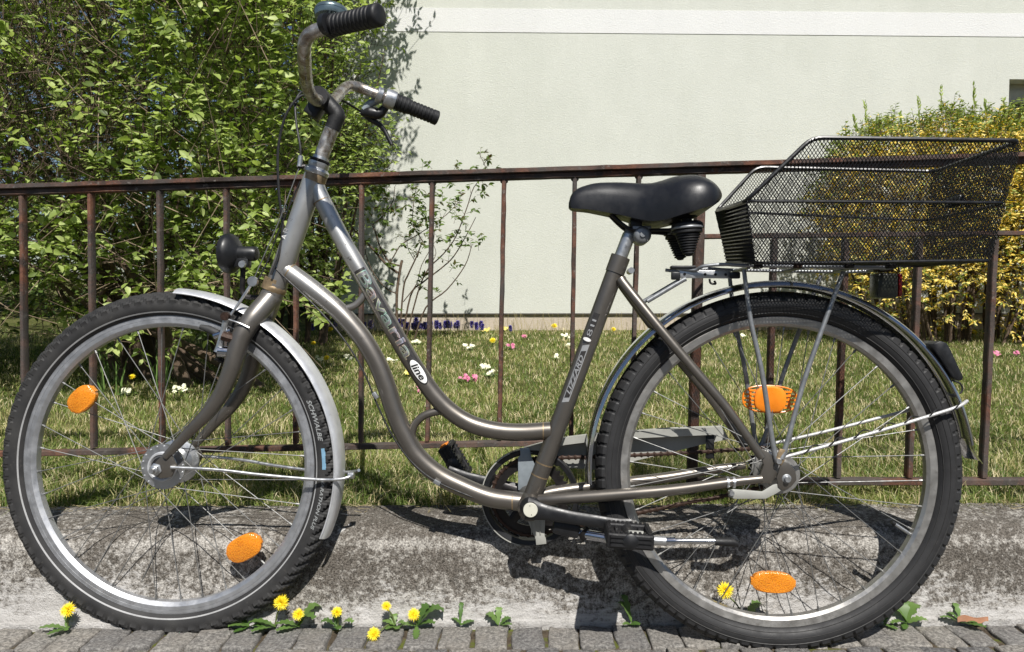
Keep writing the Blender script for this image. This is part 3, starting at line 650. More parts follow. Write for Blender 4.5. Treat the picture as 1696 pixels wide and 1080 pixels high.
def wheel(name, c, kind, rim_o, rim_i, label):
    w_ = empty(name, tuple(c), parent=bike, label=label)
    k = 32; prof = [(TC + TR_ * math.cos(2 * math.pi * j / k), TR_ * math.sin(2 * math.pi * j / k)) for j in range(k)]
    mats = []
    for j in range(k):
        aa = 2 * math.pi * (j + .5) / k; aa = aa if aa <= math.pi else aa - 2 * math.pi
        mats.append(0)
    nb = 86 if kind == 'front' else 96
    g = G(); g.ring(prof, n=nb * 8, mats=mats, disp=tyre_disp(nb, k, .0038 if kind == 'front' else .0024, kind))
    g.build('tyre', 'tyre_rubber' if kind == 'front' else 'tyre_black', w_, angle=24)
    if kind == 'front':
        for s_ in (-1, 1):
            g = G(); a0, a1 = 2.05, 2.17; e = .0004
            pp_ = [(TC + (TR_ + e) * math.cos(a), s_ * (TR_ + e) * math.sin(a)) for a in (a0, (a0 + a1) / 2, a1)]
            g.ring(pp_, n=240, closed_prof=False); g.build('reflex_stripe', 'tyre_stripe', w_)
    else:
        for s_ in (-1, 1):
            for a0 in (1.30, 1.72, 2.2):
                g = G(); pp_ = [(TC + (TR_ + e_) * math.cos(a), s_ * (TR_ + e_) * math.sin(a)) for a, e_ in ((a0 - .03, -.0002), (a0, .0009), (a0 + .03, -.0002))]
                g.ring(pp_, n=240, closed_prof=False); g.build('mould_line', 'tyre_line', w_)
    hw = .0125
    rp = [(rim_o, -hw), (rim_o - .001, -hw - .0008), (rim_i + .006, -hw + .0005), (rim_i + .001, -hw * .55), (rim_i, 0), (rim_i + .001, hw * .55), (rim_i + .006, hw - .0005), (rim_o - .001, hw + .0008), (rim_o, hw), (rim_o - .006, 0)]
    # machined grooves on the braking surface
    if kind == 'front': rp = [(rim_o, -hw), (rim_o - .003, -hw - .001), (rim_o - .0042, -hw - .001), (rim_o - .0046, -hw), (rim_o - .005, -hw - .001), (rim_o - .010, -hw - .0009), (rim_o - .0105, -hw), (rim_o - .011, -hw - .0009), (rim_i + .008, -hw - .0006)] + rp[2:]
    g = G(); g.ring(rp, n=220); g.build('rim', 'rim_alloy' if kind == 'front' else 'rim_worn', w_, angle=25)
    # hub and spokes
    if kind == 'front': fr, fh, sh = .040, .028, .028
    else: fr, fh, sh = .032, .027, .022
    g = G(); ax = (0, 1, 0)
    if kind == 'front':
        g.lathe([(-.034, .010), (-.033, .022), (-.0305, .024), (-.0295, .043), (-.027, .0435), (-.0255, .043), (-.024, .032), (-.020, .030), (.018, .0295), (.022, .032), (.0255, .043), (.0275, .0435), (.029, .043), (.030, .022), (.036, .010)], (0, 0, 0), ax, 48)
    else:
        g.lathe([(-.036, .012), (-.034, .026), (-.0285, .028), (-.028, .036), (-.0255, .036), (-.025, .024), (.022, .024), (.0255, .036), (.028, .036), (.029, .018), (.040, .016)], (0, 0, 0), ax, 40)
    g.build('hub', 'alloy' if kind == 'front' else 'rim_worn', w_, angle=30)
    if kind == 'front':   # raised steps and rivets on the hub face
        g = G(); g.ring([(.022, -.0335), (.024, -.036), (.027, -.036), (.029, -.0305)], n=60, closed_prof=False)
        for q in range(18):
            a = q * math.pi / 9 + .1; g.lathe([(-.0312, .0), (-.0310, .0013), (-.0295, .0016)], (.0395 * math.cos(a), 0, .0395 * math.sin(a)), ax, 8)
        g.build('hub_shell_rivets', 'silver_paint', w_)
        g = G(); g.lathe([(-.0335, .020), (-.0345, .020), (-.0348, .013), (-.033, .012)], (0, 0, 0), ax, 30); g.build('hub_seal', 'black_rubber', w_)
    g = G(); al = .066 if kind == 'front' else .070
    g.tube([(0, -al - .006, 0), (0, al + .004, 0)], .0048, 12, smooth=0); g.build('axle', 'alloy', w_)
    for s_ in (-1, 1):
        g = G(); nr = .0092 if kind == 'front' else .0105
        g.lathe([(0, nr + .002), (.002, nr + .003), (.003, nr), (.009, nr * .95), (.0105, nr * .7)] + ([(.012, .0)] if kind == 'rear' else []), (0, s_ * (al - .012), 0), (0, s_, 0), 6 if kind == 'front' else 18); g.build('axle_nut', 'alloy' if kind == 'front' else 'rack_grey', w_)
    # spokes: 18 each side, laced three cross, meshes shared
    def smesh(side, d):
        g = G(); a0, a1 = 0, math.radians(60) * d; r1 = rim_i + .004
        p0 = Vector((fr * math.cos(a0), side * fh, fr * math.sin(a0))); p1 = Vector((r1 * math.cos(a1), side * .003, r1 * math.sin(a1)))
        g.tube([p0, p1], .00088, 6, smooth=0); v = (p0 - p1).normalized(); g.tube([p1, p1 + v * .011], .0021, 6, smooth=0)
        me_o = g.build('spoke', 'spoke_steel', w_); return me_o
    first = {}
    for side in (-1, 1):
        for j in range(18):
            d = 1 if j % 2 == 0 else -1; a = math.radians(20 * j + (10 if side > 0 else 0) + (4 if kind == 'front' else 7))
            if (side, d) not in first: o = smesh(side, d); first[(side, d)] = o
            else: o = first[(side, d)].copy(); COL.objects.link(o); o.parent = w_
            o.rotation_euler = (0, -a, 0)
    return w_
FC = L(283, 768, 0); RC = L(1284, 780, 0)
fw = wheel('front_wheel', FC, 'front', .292, .266, 'front wheel with grey-striped knobbly tyre and clean silver rim')
rw = wheel('rear_wheel', RC, 'rear', .287, .268, 'rear wheel with plain black tyre and worn dull rim')
def reflector(wh, C, px, py, rot, la, lb, kind):
    p = L(px, py, .012) - C; r_ = empty('spoke_reflector', tuple(p), (0, -rot, 0), parent=wh); M_ = 28
    g = G(); out = []
    for q in range(M_):
        a = 2 * math.pi * q / M_; e = .8
        out.append((la * math.copysign(abs(math.cos(a)) ** e, math.cos(a)), lb * math.copysign(abs(math.sin(a)) ** (e * .92), math.sin(a))))
    vs_ = []
    for sc, y in ((.90, -.0065), (1, -.0045), (1, .0045), (.9, .0065)): vs_ += [(x * sc, y, z * sc) for x, z in out]
    fs = [(a * M_ + q, a * M_ + (q + 1) % M_, (a + 1) * M_ + (q + 1) % M_, (a + 1) * M_ + q) for a in range(3) for q in range(M_)] + [tuple(range(M_)), tuple(3 * M_ + q for q in range(M_))]
    if kind != 'box': g.add(vs_, fs)
    else:
        g.add([(x * .58, y, z) for x, y, z in vs_], fs)
    # object-level parts must not exceed three levels, so ribs and clips are in the same mesh
    if kind == 'box':
        g.tube([(x, 0, z) for x, z in out] + [(out[0][0], 0, out[0][1])], .0016, 6, smooth=0)
        for q in range(5):
            z = (-2 + q) * lb * .30; xx = la * .97 * math.sqrt(max(0, 1 - (z / lb) ** 2))
            for s_ in (-1, 1): g.box((s_ * (la * .55 + xx) / 2, .001, z), (xx - la * .5, .006, .0036))
        for s_ in (-1, 1): g.box((s_ * la * .72, .002, 0), (.004, .004, lb * 1.3))
    else:
        for s_ in (-1, 1): g.box((s_ * la * .92, .001, 0), (la * .28, .011, lb * .7), bev=.002)
    o = g.build('lens', 'orange_reflector' if kind != 'box' else 'orange_plastic', wh, loc=tuple(p)); o.rotation_euler = (0, -rot, 0); o.name = 'spoke_reflector'
    bpy.data.objects.remove(r_); return o
reflector(fw, FC, 137, 661, R(42), .0300, .0215, 'oval')
reflector(fw, FC, 405, 907, R(28), .0345, .0235, 'oval')
reflector(rw, RC, 1275, 661, R(-2), .0490, .0245, 'box')
reflector(rw, RC, 1280, 964, R(-2), .0385, .0195, 'oval')
g = G(); p0 = L(1511, 887, 0) - RC; p1 = L(1482, 868, 0) - RC; g.tube([p0, p1], .0033, 10, smooth=0); g.build('valve', 'alloy', rw)
g = G(); g.tube([p1, p1 + (p1 - p0).normalized() * .007], .0042, 10, smooth=0); g.build('valve_cap', 'black_rubber', rw)
# front stay clip block
g = G(); p = L(268, 762, .055) - FC; 
# ---- text
def text_verts(s, size=1.0, shear=0.0, bold=0.0):
    cu = bpy.data.curves.new('t', 'FONT'); cu.body = s; cu.size = size; cu.shear = shear; cu.offset = bold; cu.resolution_u = 3; cu.align_x = 'LEFT'
    o = bpy.data.objects.new('t', cu); COL.objects.link(o); bpy.context.view_layer.update()
    me = bpy.data.meshes.new_from_object(o.evaluated_get(bpy.context.evaluated_depsgraph_get())); bpy.data.objects.remove(o)
    bm = bmesh.new(); bm.from_mesh(me); bpy.data.meshes.remove(me); return bm
def mapped_text(s, name, mat, parent, width, height, fn, shear=0, bold=0, cutsx=10, cutsy=5, mirror=False):
    bm = text_verts(s, 1, shear, bold)
    xs_ = [v.co.x for v in bm.verts]; ys_ = [v.co.y for v in bm.verts]; x0, x1, y0, y1 = min(xs_), max(xs_), min(ys_), max(ys_)
    for v in bm.verts: v.co = Vector(((v.co.x - x0) / (x1 - x0) * width, ((v.co.y - y0) / (y1 - y0) - .5) * height, 0))
    for q in range(1, cutsx):
        bmesh.ops.bisect_plane(bm, geom=bm.verts[:] + bm.edges[:] + bm.faces[:], plane_co=(width * q / cutsx, 0, 0), plane_no=(1, 0, 0))
    for q in range(1, cutsy):
        bmesh.ops.bisect_plane(bm, geom=bm.verts[:] + bm.edges[:] + bm.faces[:], plane_co=(0, height * (q / cutsy - .5), 0), plane_no=(0, 1, 0))
    for v in bm.verts: v.co = fn(v.co.x, v.co.y)
    me = bpy.data.meshes.new(name); bm.to_mesh(me); bm.free(); me.materials.append(MATS[mat]); return link(name, me, parent)
def cyl_map(a, b, r, eps):
    # local text frame on the near side of a straight tube a -> b (reading direction), up = left of reading direction
    A, B = L(*a), L(*b); t = (B - A).normalized(); n0 = Vector((0, -1, 0)); n0 = (n0 - t * n0.dot(t)).normalized(); u = n0.cross(t)
    view = (CL - (A + B) / 2); view = (view - t * view.dot(t)).normalized(); n0 = view; u = n0.cross(t)
    return (lambda x, y: A + t * x + (u * math.sin(y / r) + n0 * math.cos(y / r)) * (r + eps)), (B - A).length
def grid_patch(name, mat, parent, x0, x1, y0, y1, fn, nx=10, ny=8, taper=0):
    g = G(); vs_ = [fn(x0 + (x1 - x0) * i / nx + taper * (j / ny - .5), y0 + (y1 - y0) * j / ny) for i in range(nx + 1) for j in range(ny + 1)]
    g.add(vs_, [(i * (ny + 1) + j, (i + 1) * (ny + 1) + j, (i + 1) * (ny + 1) + j + 1, i * (ny + 1) + j + 1) for i in range(nx) for j in range(ny)]); return part(g, name, mat, parent)
rtt = pr(14.2, L(600, 457))
fn, ln = cyl_map((595, 446.5), (694, 618), rtt, .0004); ln0 = ln
grid_patch('decal_panel', 'decal_dark', bike, .002, ln - .006, -.0112, .0105, fn)
fn2, _ = cyl_map((595, 446.5), (694, 618), rtt, .0008)
mapped_text('Bavaria', 'decal_lettering', 'holo_letters', bike, ln * .82, .0205, lambda x, y: fn2(x + ln * .035, y), 0, .022, 14, 6)
# oval 'line' badge on the last stretch
fn, ln = cyl_map((683, 600), (717, 652), rtt, .0010)
def oval(name, mat, la, lb, fn, cx, parent=bike, m=32):
    g = G(); vs_ = []
    rings = [(0.001), .33, .66, 1.0]
    for q in rings: vs_ += [fn(cx + la * q * math.cos(2 * math.pi * k / m), lb * q * math.sin(2 * math.pi * k / m)) for k in range(m)]
    g.add(vs_, [(a * m + k, a * m + (k + 1) % m, (a + 1) * m + (k + 1) % m, (a + 1) * m + k) for a in range(3) for k in range(m)]); return part(g, name, mat, parent)
fn2b, _ = cyl_map((595, 446.5), (694, 618), rtt, .0013)
mapped_text('Bavaria', 'decal_lettering', 'letter_grey', bike, ln0 * .805, .0180, lambda x, y: fn2b(x + ln0 * .0425, y), 0, .0, 14, 6)
oval('badge_edge', 'decal_black', .0275, .0105, fn, .022)
fn3, _ = cyl_map((683, 600), (717, 652), rtt, .0014); oval('badge', 'decal_white', .0255, .0088, fn3, .022)
fn4, _ = cyl_map((683, 600), (717, 652), rtt, .0018); mapped_text('line', 'decal_lettering', 'decal_black', bike, .034, .0118, lambda x, y: fn4(x + .005, y), .2, .025, 4, 5)
# seat tube decals, reading upwards
rst = pr(14.8, L(960, 610)); fn, ln = cyl_map((940, 664), (973, 574), rst, .0005)
grid_patch('decal_panel', 'decal_grey', bike, -.002, ln + .002, -.0025, .0095, fn, taper=-.006)
fn2, _ = cyl_map((940, 664), (973, 574), rst, .0009)
grid_patch('decal_panel', 'decal_dark', bike, .007, ln - .010, -.0008, .0080, fn2, taper=-.004)
fn3, _ = cyl_map((940, 664), (973, 574), rst, .0013)
mapped_text('LIZZARD', 'decal_lettering', 'decal_grey', bike, ln * .70, .0075, lambda x, y: fn3(x + ln * .13, y + .0036), .3, .02, 8, 4)
fn, ln = cyl_map((973, 568), (991, 520), rst, .0005)
grid_patch('decal_panel', 'decal_dark', bike, .0, ln, -.003, .0085, fn)
for q, s_, wd in ((.35, '3', .016), ):
    fnq, _ = cyl_map((973, 568), (991, 520), rst, .001); mapped_text('8', 'decal_lettering', 'decal_grey', bike, .013, .009, lambda x, y: fnq(x + .013, y + .0028), 0, -.01, 3, 3)
fnq, _ = cyl_map((973, 568), (991, 520), rst, .001)
for xo in (.032, .042): grid_patch('decal_bar', 'decal_grey', bike, xo, xo + .0035, -.001, .0065, fnq, 3, 5)
oval('badge', 'decal_white', .0035, .0075, lambda x, y: fnq(x, y + .003), .006)
# head tube mark
fnh, _ = cyl_map((470, 400), (487, 350), pr(17.5, L(480, 370)), .0006)
mapped_text('A', 'decal_lettering', 'decal_white', bike, .010, .009, lambda x, y: fnh(x + .004, y + .002), 0, .0, 3, 3)
mapped_text('R', 'decal_lettering', 'decal_grey', bike, .012, .010, lambda x, y: fnh(x + .017, y + .002), 0, .0, 3, 3)
# tyre lettering on the near sidewall of the front wheel
def tyre_map(px, py, ca, e=.0006, sgn=-1):
    A0 = math.atan2((L(px, py) - FC).z, (L(px, py) - FC).x)
    def f(x, y):
        a = ca - y / TR_; r = TC + (TR_ + e) * math.cos(a); th = A0 - x / (TC)
        return Vector((r * math.cos(th), -(TR_ + e) * math.sin(a), r * math.sin(th)))
    return f
mapped_text('SCHWALBE', 'tyre_lettering', 'tyre_print', fw, .082, .0085, tyre_map(505, 666, 1.55), .3, .02, 14, 3)
mapped_text('MARATHON PLUS', 'tyre_lettering', 'tyre_print', fw, .100, .0065, tyre_map(529, 787, 1.5), .3, .02, 18, 3)
tm = tyre_map(525, 741, 1.45)
g = G(); vs_ = [tm(.040 * i / 8, -.0035 + .007 * j / 3) for i in range(9) for j in range(4)]; g.add(vs_, [(i * 4 + j, i * 4 + 4 + j, i * 4 + 5 + j, i * 4 + 1 + j) for i in range(8) for j in range(3)]); g.build('tyre_logo', 'tyre_print_blue', fw)

# ---- mudguards
def mudguard(name, C, rad, a0, a1, mat, wd=.029, lip=.010):
    c_ = []; n = 12
    for q in range(n + 1):
        t = -1 + 2 * q / n; c_.append((rad - lip * (abs(t) ** 2.4), wd * math.sin(t * 1.25) / math.sin(1.25)))
    inner = [(r - .0014, y * .96) for r, y in reversed(c_)]
    e0, e1 = (rad - lip - .001, -wd - .0006), (rad - lip - .001, wd + .0006)
    g = G(); g.ring(c_ + inner, a0, a1, n=110); return g.build(name, mat, bike, loc=tuple(C), angle=40)
mudguard('front_mudguard', FC, .3415, R(-23.5), R(86.5), 'silver_paint')
rm = mudguard('rear_mudguard', RC, .3535, R(9.5), R(184), 'chrome', .030, .011)
g = G(); c0 = RC + Vector((.3565 * math.cos(R(10.5)), 0, .3565 * math.sin(R(10.5))))
# flared tip of the rear mudguard
prof_ = [(.352 + .0 - .010 * abs(t) ** 2, .030 * t) for t in [-1 + q / 5 for q in range(11)]]
g = G(); vs_ = []
for i in range(6):
    a = R(10.2 - 1.3 * i); e = .0016 * i * i * .35
    vs_ += [(RC.x + (r + e) * math.cos(a), y, RC.z + (r + e) * math.sin(a)) for r, y in prof_]
g.add(vs_, [(i * 11 + j, i * 11 + 11 + j, i * 11 + 12 + j, i * 11 + 1 + j) for i in range(5) for j in range(10)]); part(g, 'mudguard_flare', 'chrome')
# rolled edge beads
for C, rad, a0, a1, mt, w_ in ((RC, .3425, 9.5, 184, 'chrome', .0302), (FC, .3315, -23.5, 86.5, 'silver_paint', .0290)):
    for s_ in (-1, 1):
        g = G(); g.tube([(C.x + rad * math.cos(R(a0 + (a1 - a0) * q / 60)), s_ * w_, C.z + rad * math.sin(R(a0 + (a1 - a0) * q / 60))) for q in range(61)], .0016, 6, smooth=0); part(g, 'rolled_edge', mt)
# stays
for m in (False, True):
    T('mudguard_stay', [(283, 774, .058), (360, 778, .05), (430, 786, .042), (520, 794, .034), (560, 794, .033), (578, 790, .028), (585, 786, .02)], 2.8, 'alloy', mirror=m, seg=10)
    T('mudguard_stay', [(1296, 758, .062), (1400, 730, .052), (1500, 701, .044), (1568, 680, .037), (1590, 672, .034), (1602, 664, .026)], 2.9, 'wire_white', mirror=m, seg=10)
    T('rack_stay', [(1232, 446, .055), (1243, 529, .058), (1262, 617, .06), (1280, 735, .062), (1288, 765, .063)], [3.6, 4, 4.2, 4.4, 6], 'rack_grey', mirror=m, seg=12)
    T('rack_stay', [(1397, 450, .055), (1380, 495, .057), (1333, 627, .061), (1303, 735, .064), (1294, 760, .065)], [3.6, 4, 4.2, 4.2, 5.5], 'rack_grey', mirror=m, seg=12)
g = G(); g.lathe([(-.007, 0), (-.007, .006), (0, .007), (.004, .007)], L(583, 787, .02), (1, 0, 0), 10); part(g, 'stay_bolt', 'alloy')
# black cable wound round the rear stay
A, B = L(1296, 758, .062), L(1590, 672, .034); P_ = []
for q in range(160):
    t = q / 159; c = A.lerp(B, t); c.z += .0022 * math.sin(t * math.pi); a = t * 2 * math.pi * 7.2
    P_.append(c + Vector((-.25 * math.sin(a), -math.cos(a), math.sin(a))) * .0042)
g = G(); g.tube(P_, .0013, 6, smooth=0); part(g, 'wound_cable', 'black_rubber')
# rear dropouts, clamp, coaster brake arm
g = G(); q = [L(a, b, .058) for a, b in ((1256, 742), (1271, 748), (1286, 760), (1280, 775), (1288, 784), (1276, 800), (1254, 800), (1258, 786), (1264, 770))]; g.prism([(p.x, p.z) for p in q], .062, .055); part(g, 'dropout', 'frame_paint', bevel=.001)
g = G(); q = [L(a, b, -.058) for a, b in ((1256, 742), (1271, 748), (1286, 760), (1280, 775), (1288, 784), (1276, 800), (1254, 800), (1258, 786), (1264, 770))]; g.prism([(p.x, p.z) for p in q], -.062, -.055); part(g, 'dropout', 'frame_paint', bevel=.001)
g = G(); q = [L(a, b, .066) for a, b in ((1293, 763), (1306, 767), (1317, 779), (1319, 795), (1310, 806), (1296, 813), (1288, 806), (1286, 790), (1290, 778))]; g.prism([(p.x, p.z) for p in q], .068, .064); part(g, 'hub_plate', 'frame_paint', bevel=.001)
g = G(); q = [L(a, b, .064) for a, b in ((1206, 812), (1215, 810), (1262, 814), (1280, 803), (1300, 798), (1300, 808), (1284, 818), (1268, 826), (1216, 826), (1206, 822))]; g.prism([(p.x, p.z) for p in q], .066, .062); part(g, 'brake_reaction_arm', 'guard_grey', bevel=.001)
for (a, b, r_) in ((1212, 817, 5), (1290, 764, 5.5)): g = G(); p = L(a, b, .07); rr_ = pr(r_, p); g.lathe([(-.003, 0), (-.003, rr_ * .8), (0, rr_), (.006, rr_)], p, (0, 1, 0), 14); part(g, 'bolt', 'alloy')
g = G(); q = [L(a, b, .062) for a, b in ((1290, 742), (1299, 744), (1298, 762), (1292, 770), (1284, 768), (1284, 756))]; g.prism([(p.x, p.z) for p in q], .069, .065); part(g, 'stay_plate', 'lug_brass', bevel=.001)
for xx in (1203, 1213): T('frame_clip', [(xx, 799, .058), (xx + 4, 799, .058)], 9.5, 'alloy', smooth=0)
# ---- rack top
T('rack_tube', [(1112, 443, .035), (1150, 447, .04), (1165, 441, .05), (1200, 438, .056), (1240, 440, .058), (1420, 443, .058), (1480, 443, .05)], 3.0, 'rack_grey', seg=10)
T('rack_tube', [(1112, 443, .035), (1150, 447, .04), (1165, 441, .05), (1200, 438, .056), (1240, 440, .058), (1420, 443, .058), (1480, 443, .05)], 3.0, 'rack_grey', seg=10, mirror=True)
for x_ in (1240, 1330, 1420, 1478):
    A = L(x_, 443, .055); g = G(); g.tube([A, Vector((A.x, -A.y, A.z))], .0032, 8, smooth=0); part(g, 'rack_crossbar', 'rack_grey')
g = G(); A, B = L(1125, 454, .034), L(1210, 455, .034); hgt = .0072
g.prism([(A.x, A.z - hgt), (B.x, B.z - hgt), (B.x, B.z + hgt), (A.x, A.z + hgt)], .036, .034); rp_ = part(g, 'rack_plate', 'alloy', bevel=.0005)
for q in range(5):
    p = A.lerp(B, .1 + q * .2); g = G(); g.lathe([(-.0004, 0), (-.0004, .0026), (.001, .0026)], Vector((p.x, -.0364, p.z)), (0, 1, 0), 12); part(g, 'rack_plate_hole', 'black_steel' if q != 1 else 'alloy')
for c_, z_ in ((L(1119, 457, .036), (.016, .01, .014)), (L(1131, 443, .034), (.045, .02, .006)), (L(1217, 456, .04), (.018, .01, .012))):
    g = G(); g.box(c_, z_, bev=.002); part(g, 'rack_bracket', 'black_plastic')
T('rack_hook', [(1175, 462, .034), (1177, 469, .034), (1185, 470, .034), (1183, 465, .034)], 1.8, 'black_steel', seg=8)
for m in (False, True): T('rack_strut', [(1136, 462, .034), (1126, 467, .034), (1072, 499, .036)], 4, 'rack_grey', mirror=m, seg=10)
# ---- basket
bk = empty('rear_basket', tuple(L(1425, 435)), parent=bike); BKO = bk.location.copy()
def bw(name, pts, r_, closed=False):
    g = G(); P_ = [p - BKO for p in pts]
    g.tube(P_, r_, 8, smooth=0); g.build(name, 'black_wire', bk)
NB, FBk = .135, -.135
n1 = .158; f1 = -.150
TFN, TRN = L(1345, 228, n1), L(1690, 233, n1)          # top front/rear, near
TFF, TRF = L(1253, 277, f1), L(1547, 284, f1)          # far
LFN, LFF = L(1236, 333, n1 * .97), L(1186, 350, f1 * .97)
BFN, BRN = L(1253, 436, .125), L(1644, 431, .125)
BFF, BRF = L(1203, 437, -.118), L(1524, 441, -.118)
z_mid = .5 * (LFN.z + LFF.z)
def mid(a, b): 
    t = (z_mid - a.z) / (b.z - a.z); return a.lerp(b, t)
MRN, MRF = mid(BRN, TRN), mid(BRF, TRF)
MRN = BRN.lerp(TRN, (431 - 334) / (431 - 233.)); MRF = BRF.lerp(TRF, (441 - 366) / (441 - 284.))
def rounded(P_, r_, closed=True):
    out = []; n = len(P_)
    for i, p in enumerate(P_):
        if not closed and i in (0, n - 1): out.append(p); continue
        a, b = P_[i - 1], P_[(i + 1) % n]; d0, d1 = (a - p).normalized(), (b - p).normalized()
        for t in (0, .25, .5, .75, 1): s0 = p + d0 * r_; s1 = p + d1 * r_; out.append((1 - t) ** 2 * s0 + 2 * t * (1 - t) * p + t * t * s1)
    if closed: out.append(out[0])
    return out
bw('top_rim', rounded([LFN, TFN, TRN, TRF, TFF, LFF], .018), .0037)
bw('bottom_ring', rounded([BFN, BRN, BRF, BFF], .02), .0026)
bw('middle_ring', rounded([LFN, MRN, MRF, LFF], .018), .0026)
def lerp4(a, b, c, d, u, v): return (a * (1 - u) + b * u) * (1 - v) + (d * (1 - u) + c * u) * v
def mesh_panel(poly, pitch, r_=.00062, slope=1.5):
    P_ = [q - BKO for q in poly]; o_ = P_[0]; e1 = (P_[1] - P_[0]).normalized(); nn = Vector((0, 0, 0))
    for i in range(len(P_)): nn += P_[i].cross(P_[(i + 1) % len(P_)])
    nn.normalize(); e1 = (e1 - nn * e1.dot(nn)).normalized(); e2 = nn.cross(e1); c_ = sum(P_, Vector()) / len(P_)
    Q = [((p - c_).dot(e1), (p - c_).dot(e2)) for p in P_]; P0, P1 = [], []
    for sg in (1, -1):
        d = Vector((1, sg * slope)).normalized(); m = Vector((-d.y, d.x)); ts = [q[0] * m.x + q[1] * m.y for q in Q]; t = min(ts) + pitch * .5
        while t < max(ts):
            hits = []
            for i in range(len(Q)):
                a, b = ts[i], ts[(i + 1) % len(Q)]
                if (a - t) * (b - t) < 0: u = (t - a) / (b - a); x = Q[i][0] + (Q[(i + 1) % len(Q)][0] - Q[i][0]) * u; y = Q[i][1] + (Q[(i + 1) % len(Q)][1] - Q[i][1]) * u; hits.append((x * d.x + y * d.y, x, y))
            if len(hits) >= 2:
                hits.sort(); h0, h1 = hits[0], hits[-1]; P0.append(c_ + e1 * h0[1] + e2 * h0[2]); P1.append(c_ + e1 * h1[1] + e2 * h1[2])
            t += pitch
    V_, T_ = wisp([tuple(p) for p in P0], [tuple(p) for p in P1], r_, r_)
    o = link('mesh_panel', npmesh('mesh_panel', V_, T_, 'black_wire'), bk); o['kind'] = 'stuff'; return o
PT = .0050
mesh_panel((BFN, BRN, TRN, TFN, LFN), PT, .00078); mesh_panel((BFF, BRF, TRF, TFF, LFF), PT, .00078)
mesh_panel((BFN, BFF, LFF, LFN), PT, .0011); mesh_panel((BRN, BRF, TRF, TRN), PT, .0007)
mesh_panel((BFN, BRN, BRF, BFF), PT, .0009)
# horizontal wires woven across the front panel
for q in range(16):
    t = (q + .5) / 16; bw('front_wire', [BFN.lerp(LFN, t), BFF.lerp(LFF, t)], .0014)
g = G(); cc = (BRN + TRN + TRF + BRF) / 4 - BKO; g.box(cc + Vector((-.004, .02, .02)), (.012, .05, .018), Matrix.Rotation(R(12), 3, 'Y'), bev=.004); g.build('handle_plate', 'black_plastic', bk)
for x_ in (1255, 1320, 1405, 1475):
    g = G(); g.box(L(x_, 441, .06) - BKO, (.014, .02, .008), bev=.0015); g.build('fixing_clip', 'black_steel' if x_ != 1320 else 'chain_rust', bk)
# rear lamp under the rack and battery tail light on the mudguard
rl = empty('rear_lamp', tuple(L(1467, 472)), parent=bike); RLo = rl.location.copy()
g = G(); g.box((-.004, 0, -.002), (.038, .040, .046), bev=.006); g.build('housing', 'lamp_olive', rl)
g = G(); g.box((.0185, 0, -.001), (.007, .038, .042), bev=.003); g.build('lens', 'red_lens', rl)
g = G(); g.box((-.004, .0, .030), (.03, .02, .012), bev=.002); g.build('bracket', 'chain_rust', rl)
tl = empty('tail_light', tuple(L(1558, 597)), parent=bike); TLo = tl.location.copy()
q = [L(a, b) - TLo for a, b in ((1533, 569), (1545, 564), (1556, 567), (1561, 575), (1583, 622), (1582, 628), (1574, 629), (1566, 622), (1545, 588))]
g = G(); g.prism([(p.x, p.z) for p in q], .026, -.026); g.build('housing', 'black_plastic', tl, bevel=.0025)
q = [L(a, b) - TLo for a, b in ((1558, 574), (1562, 576), (1583.5, 621), (1580, 624))]; g = G(); g.prism([(p.x, p.z) for p in q], .020, -.020); g.build('lens', 'red_lens', tl, bevel=.001)
T('lamp_cable', [(1577, 630), (1590, 635), (1594, 645), (1590, 652)], 1.6, 'black_rubber', seg=6)
# ---- saddle
sdl = empty('saddle', tuple(L(1075, 350)), parent=bike); SO = sdl.location.copy()
stn = [(942, 336, 343, .010), (946, 323, 345, .017), (955, 313, 346, .021), (972, 306, 347, .024), (992, 302, 350, .027), (1025, 301, 356, .033), (1055, 302, 363, .043), (1080, 302, 367, .056), (1100, 298, 365, .070), (1120, 292, 359, .083), (1140, 289, 353, .091), (1160, 289, 347, .093), (1176, 294, 342, .088), (1187, 302, 337, .074), (1193, 313, 330, .052), (1195, 320, 326, .030)]
secs = []; M_ = 26
tops = []; 
for (x, yt, yb, w_) in stn:
    wv = w_ * .85; a = L(x, yt, wv * .35); b = L(x, yb, wv); sx = b.x; zt, zb = a.z, b.z; ring_ = []
    ringp = []
    for q in range(M_ + 1):
        t = -1 + 2 * q / M_                      # across
        s_ = math.copysign(abs(t) ** .75, t)
        if abs(t) < .72: yy = w_ * .93 * (t / .72); hz = zt - (zt - zb) * .36 * (abs(t) / .72) ** 2.6
        else:
            u = (abs(t) - .72) / .28; yy = math.copysign(w_ * (.93 + .07 * math.sin(u * 2.4)) , t); hz = zt - (zt - zb) * (.36 + .64 * u)
        ringp.append(Vector((sx, yy, hz)) - SO)
    secs.append(ringp)
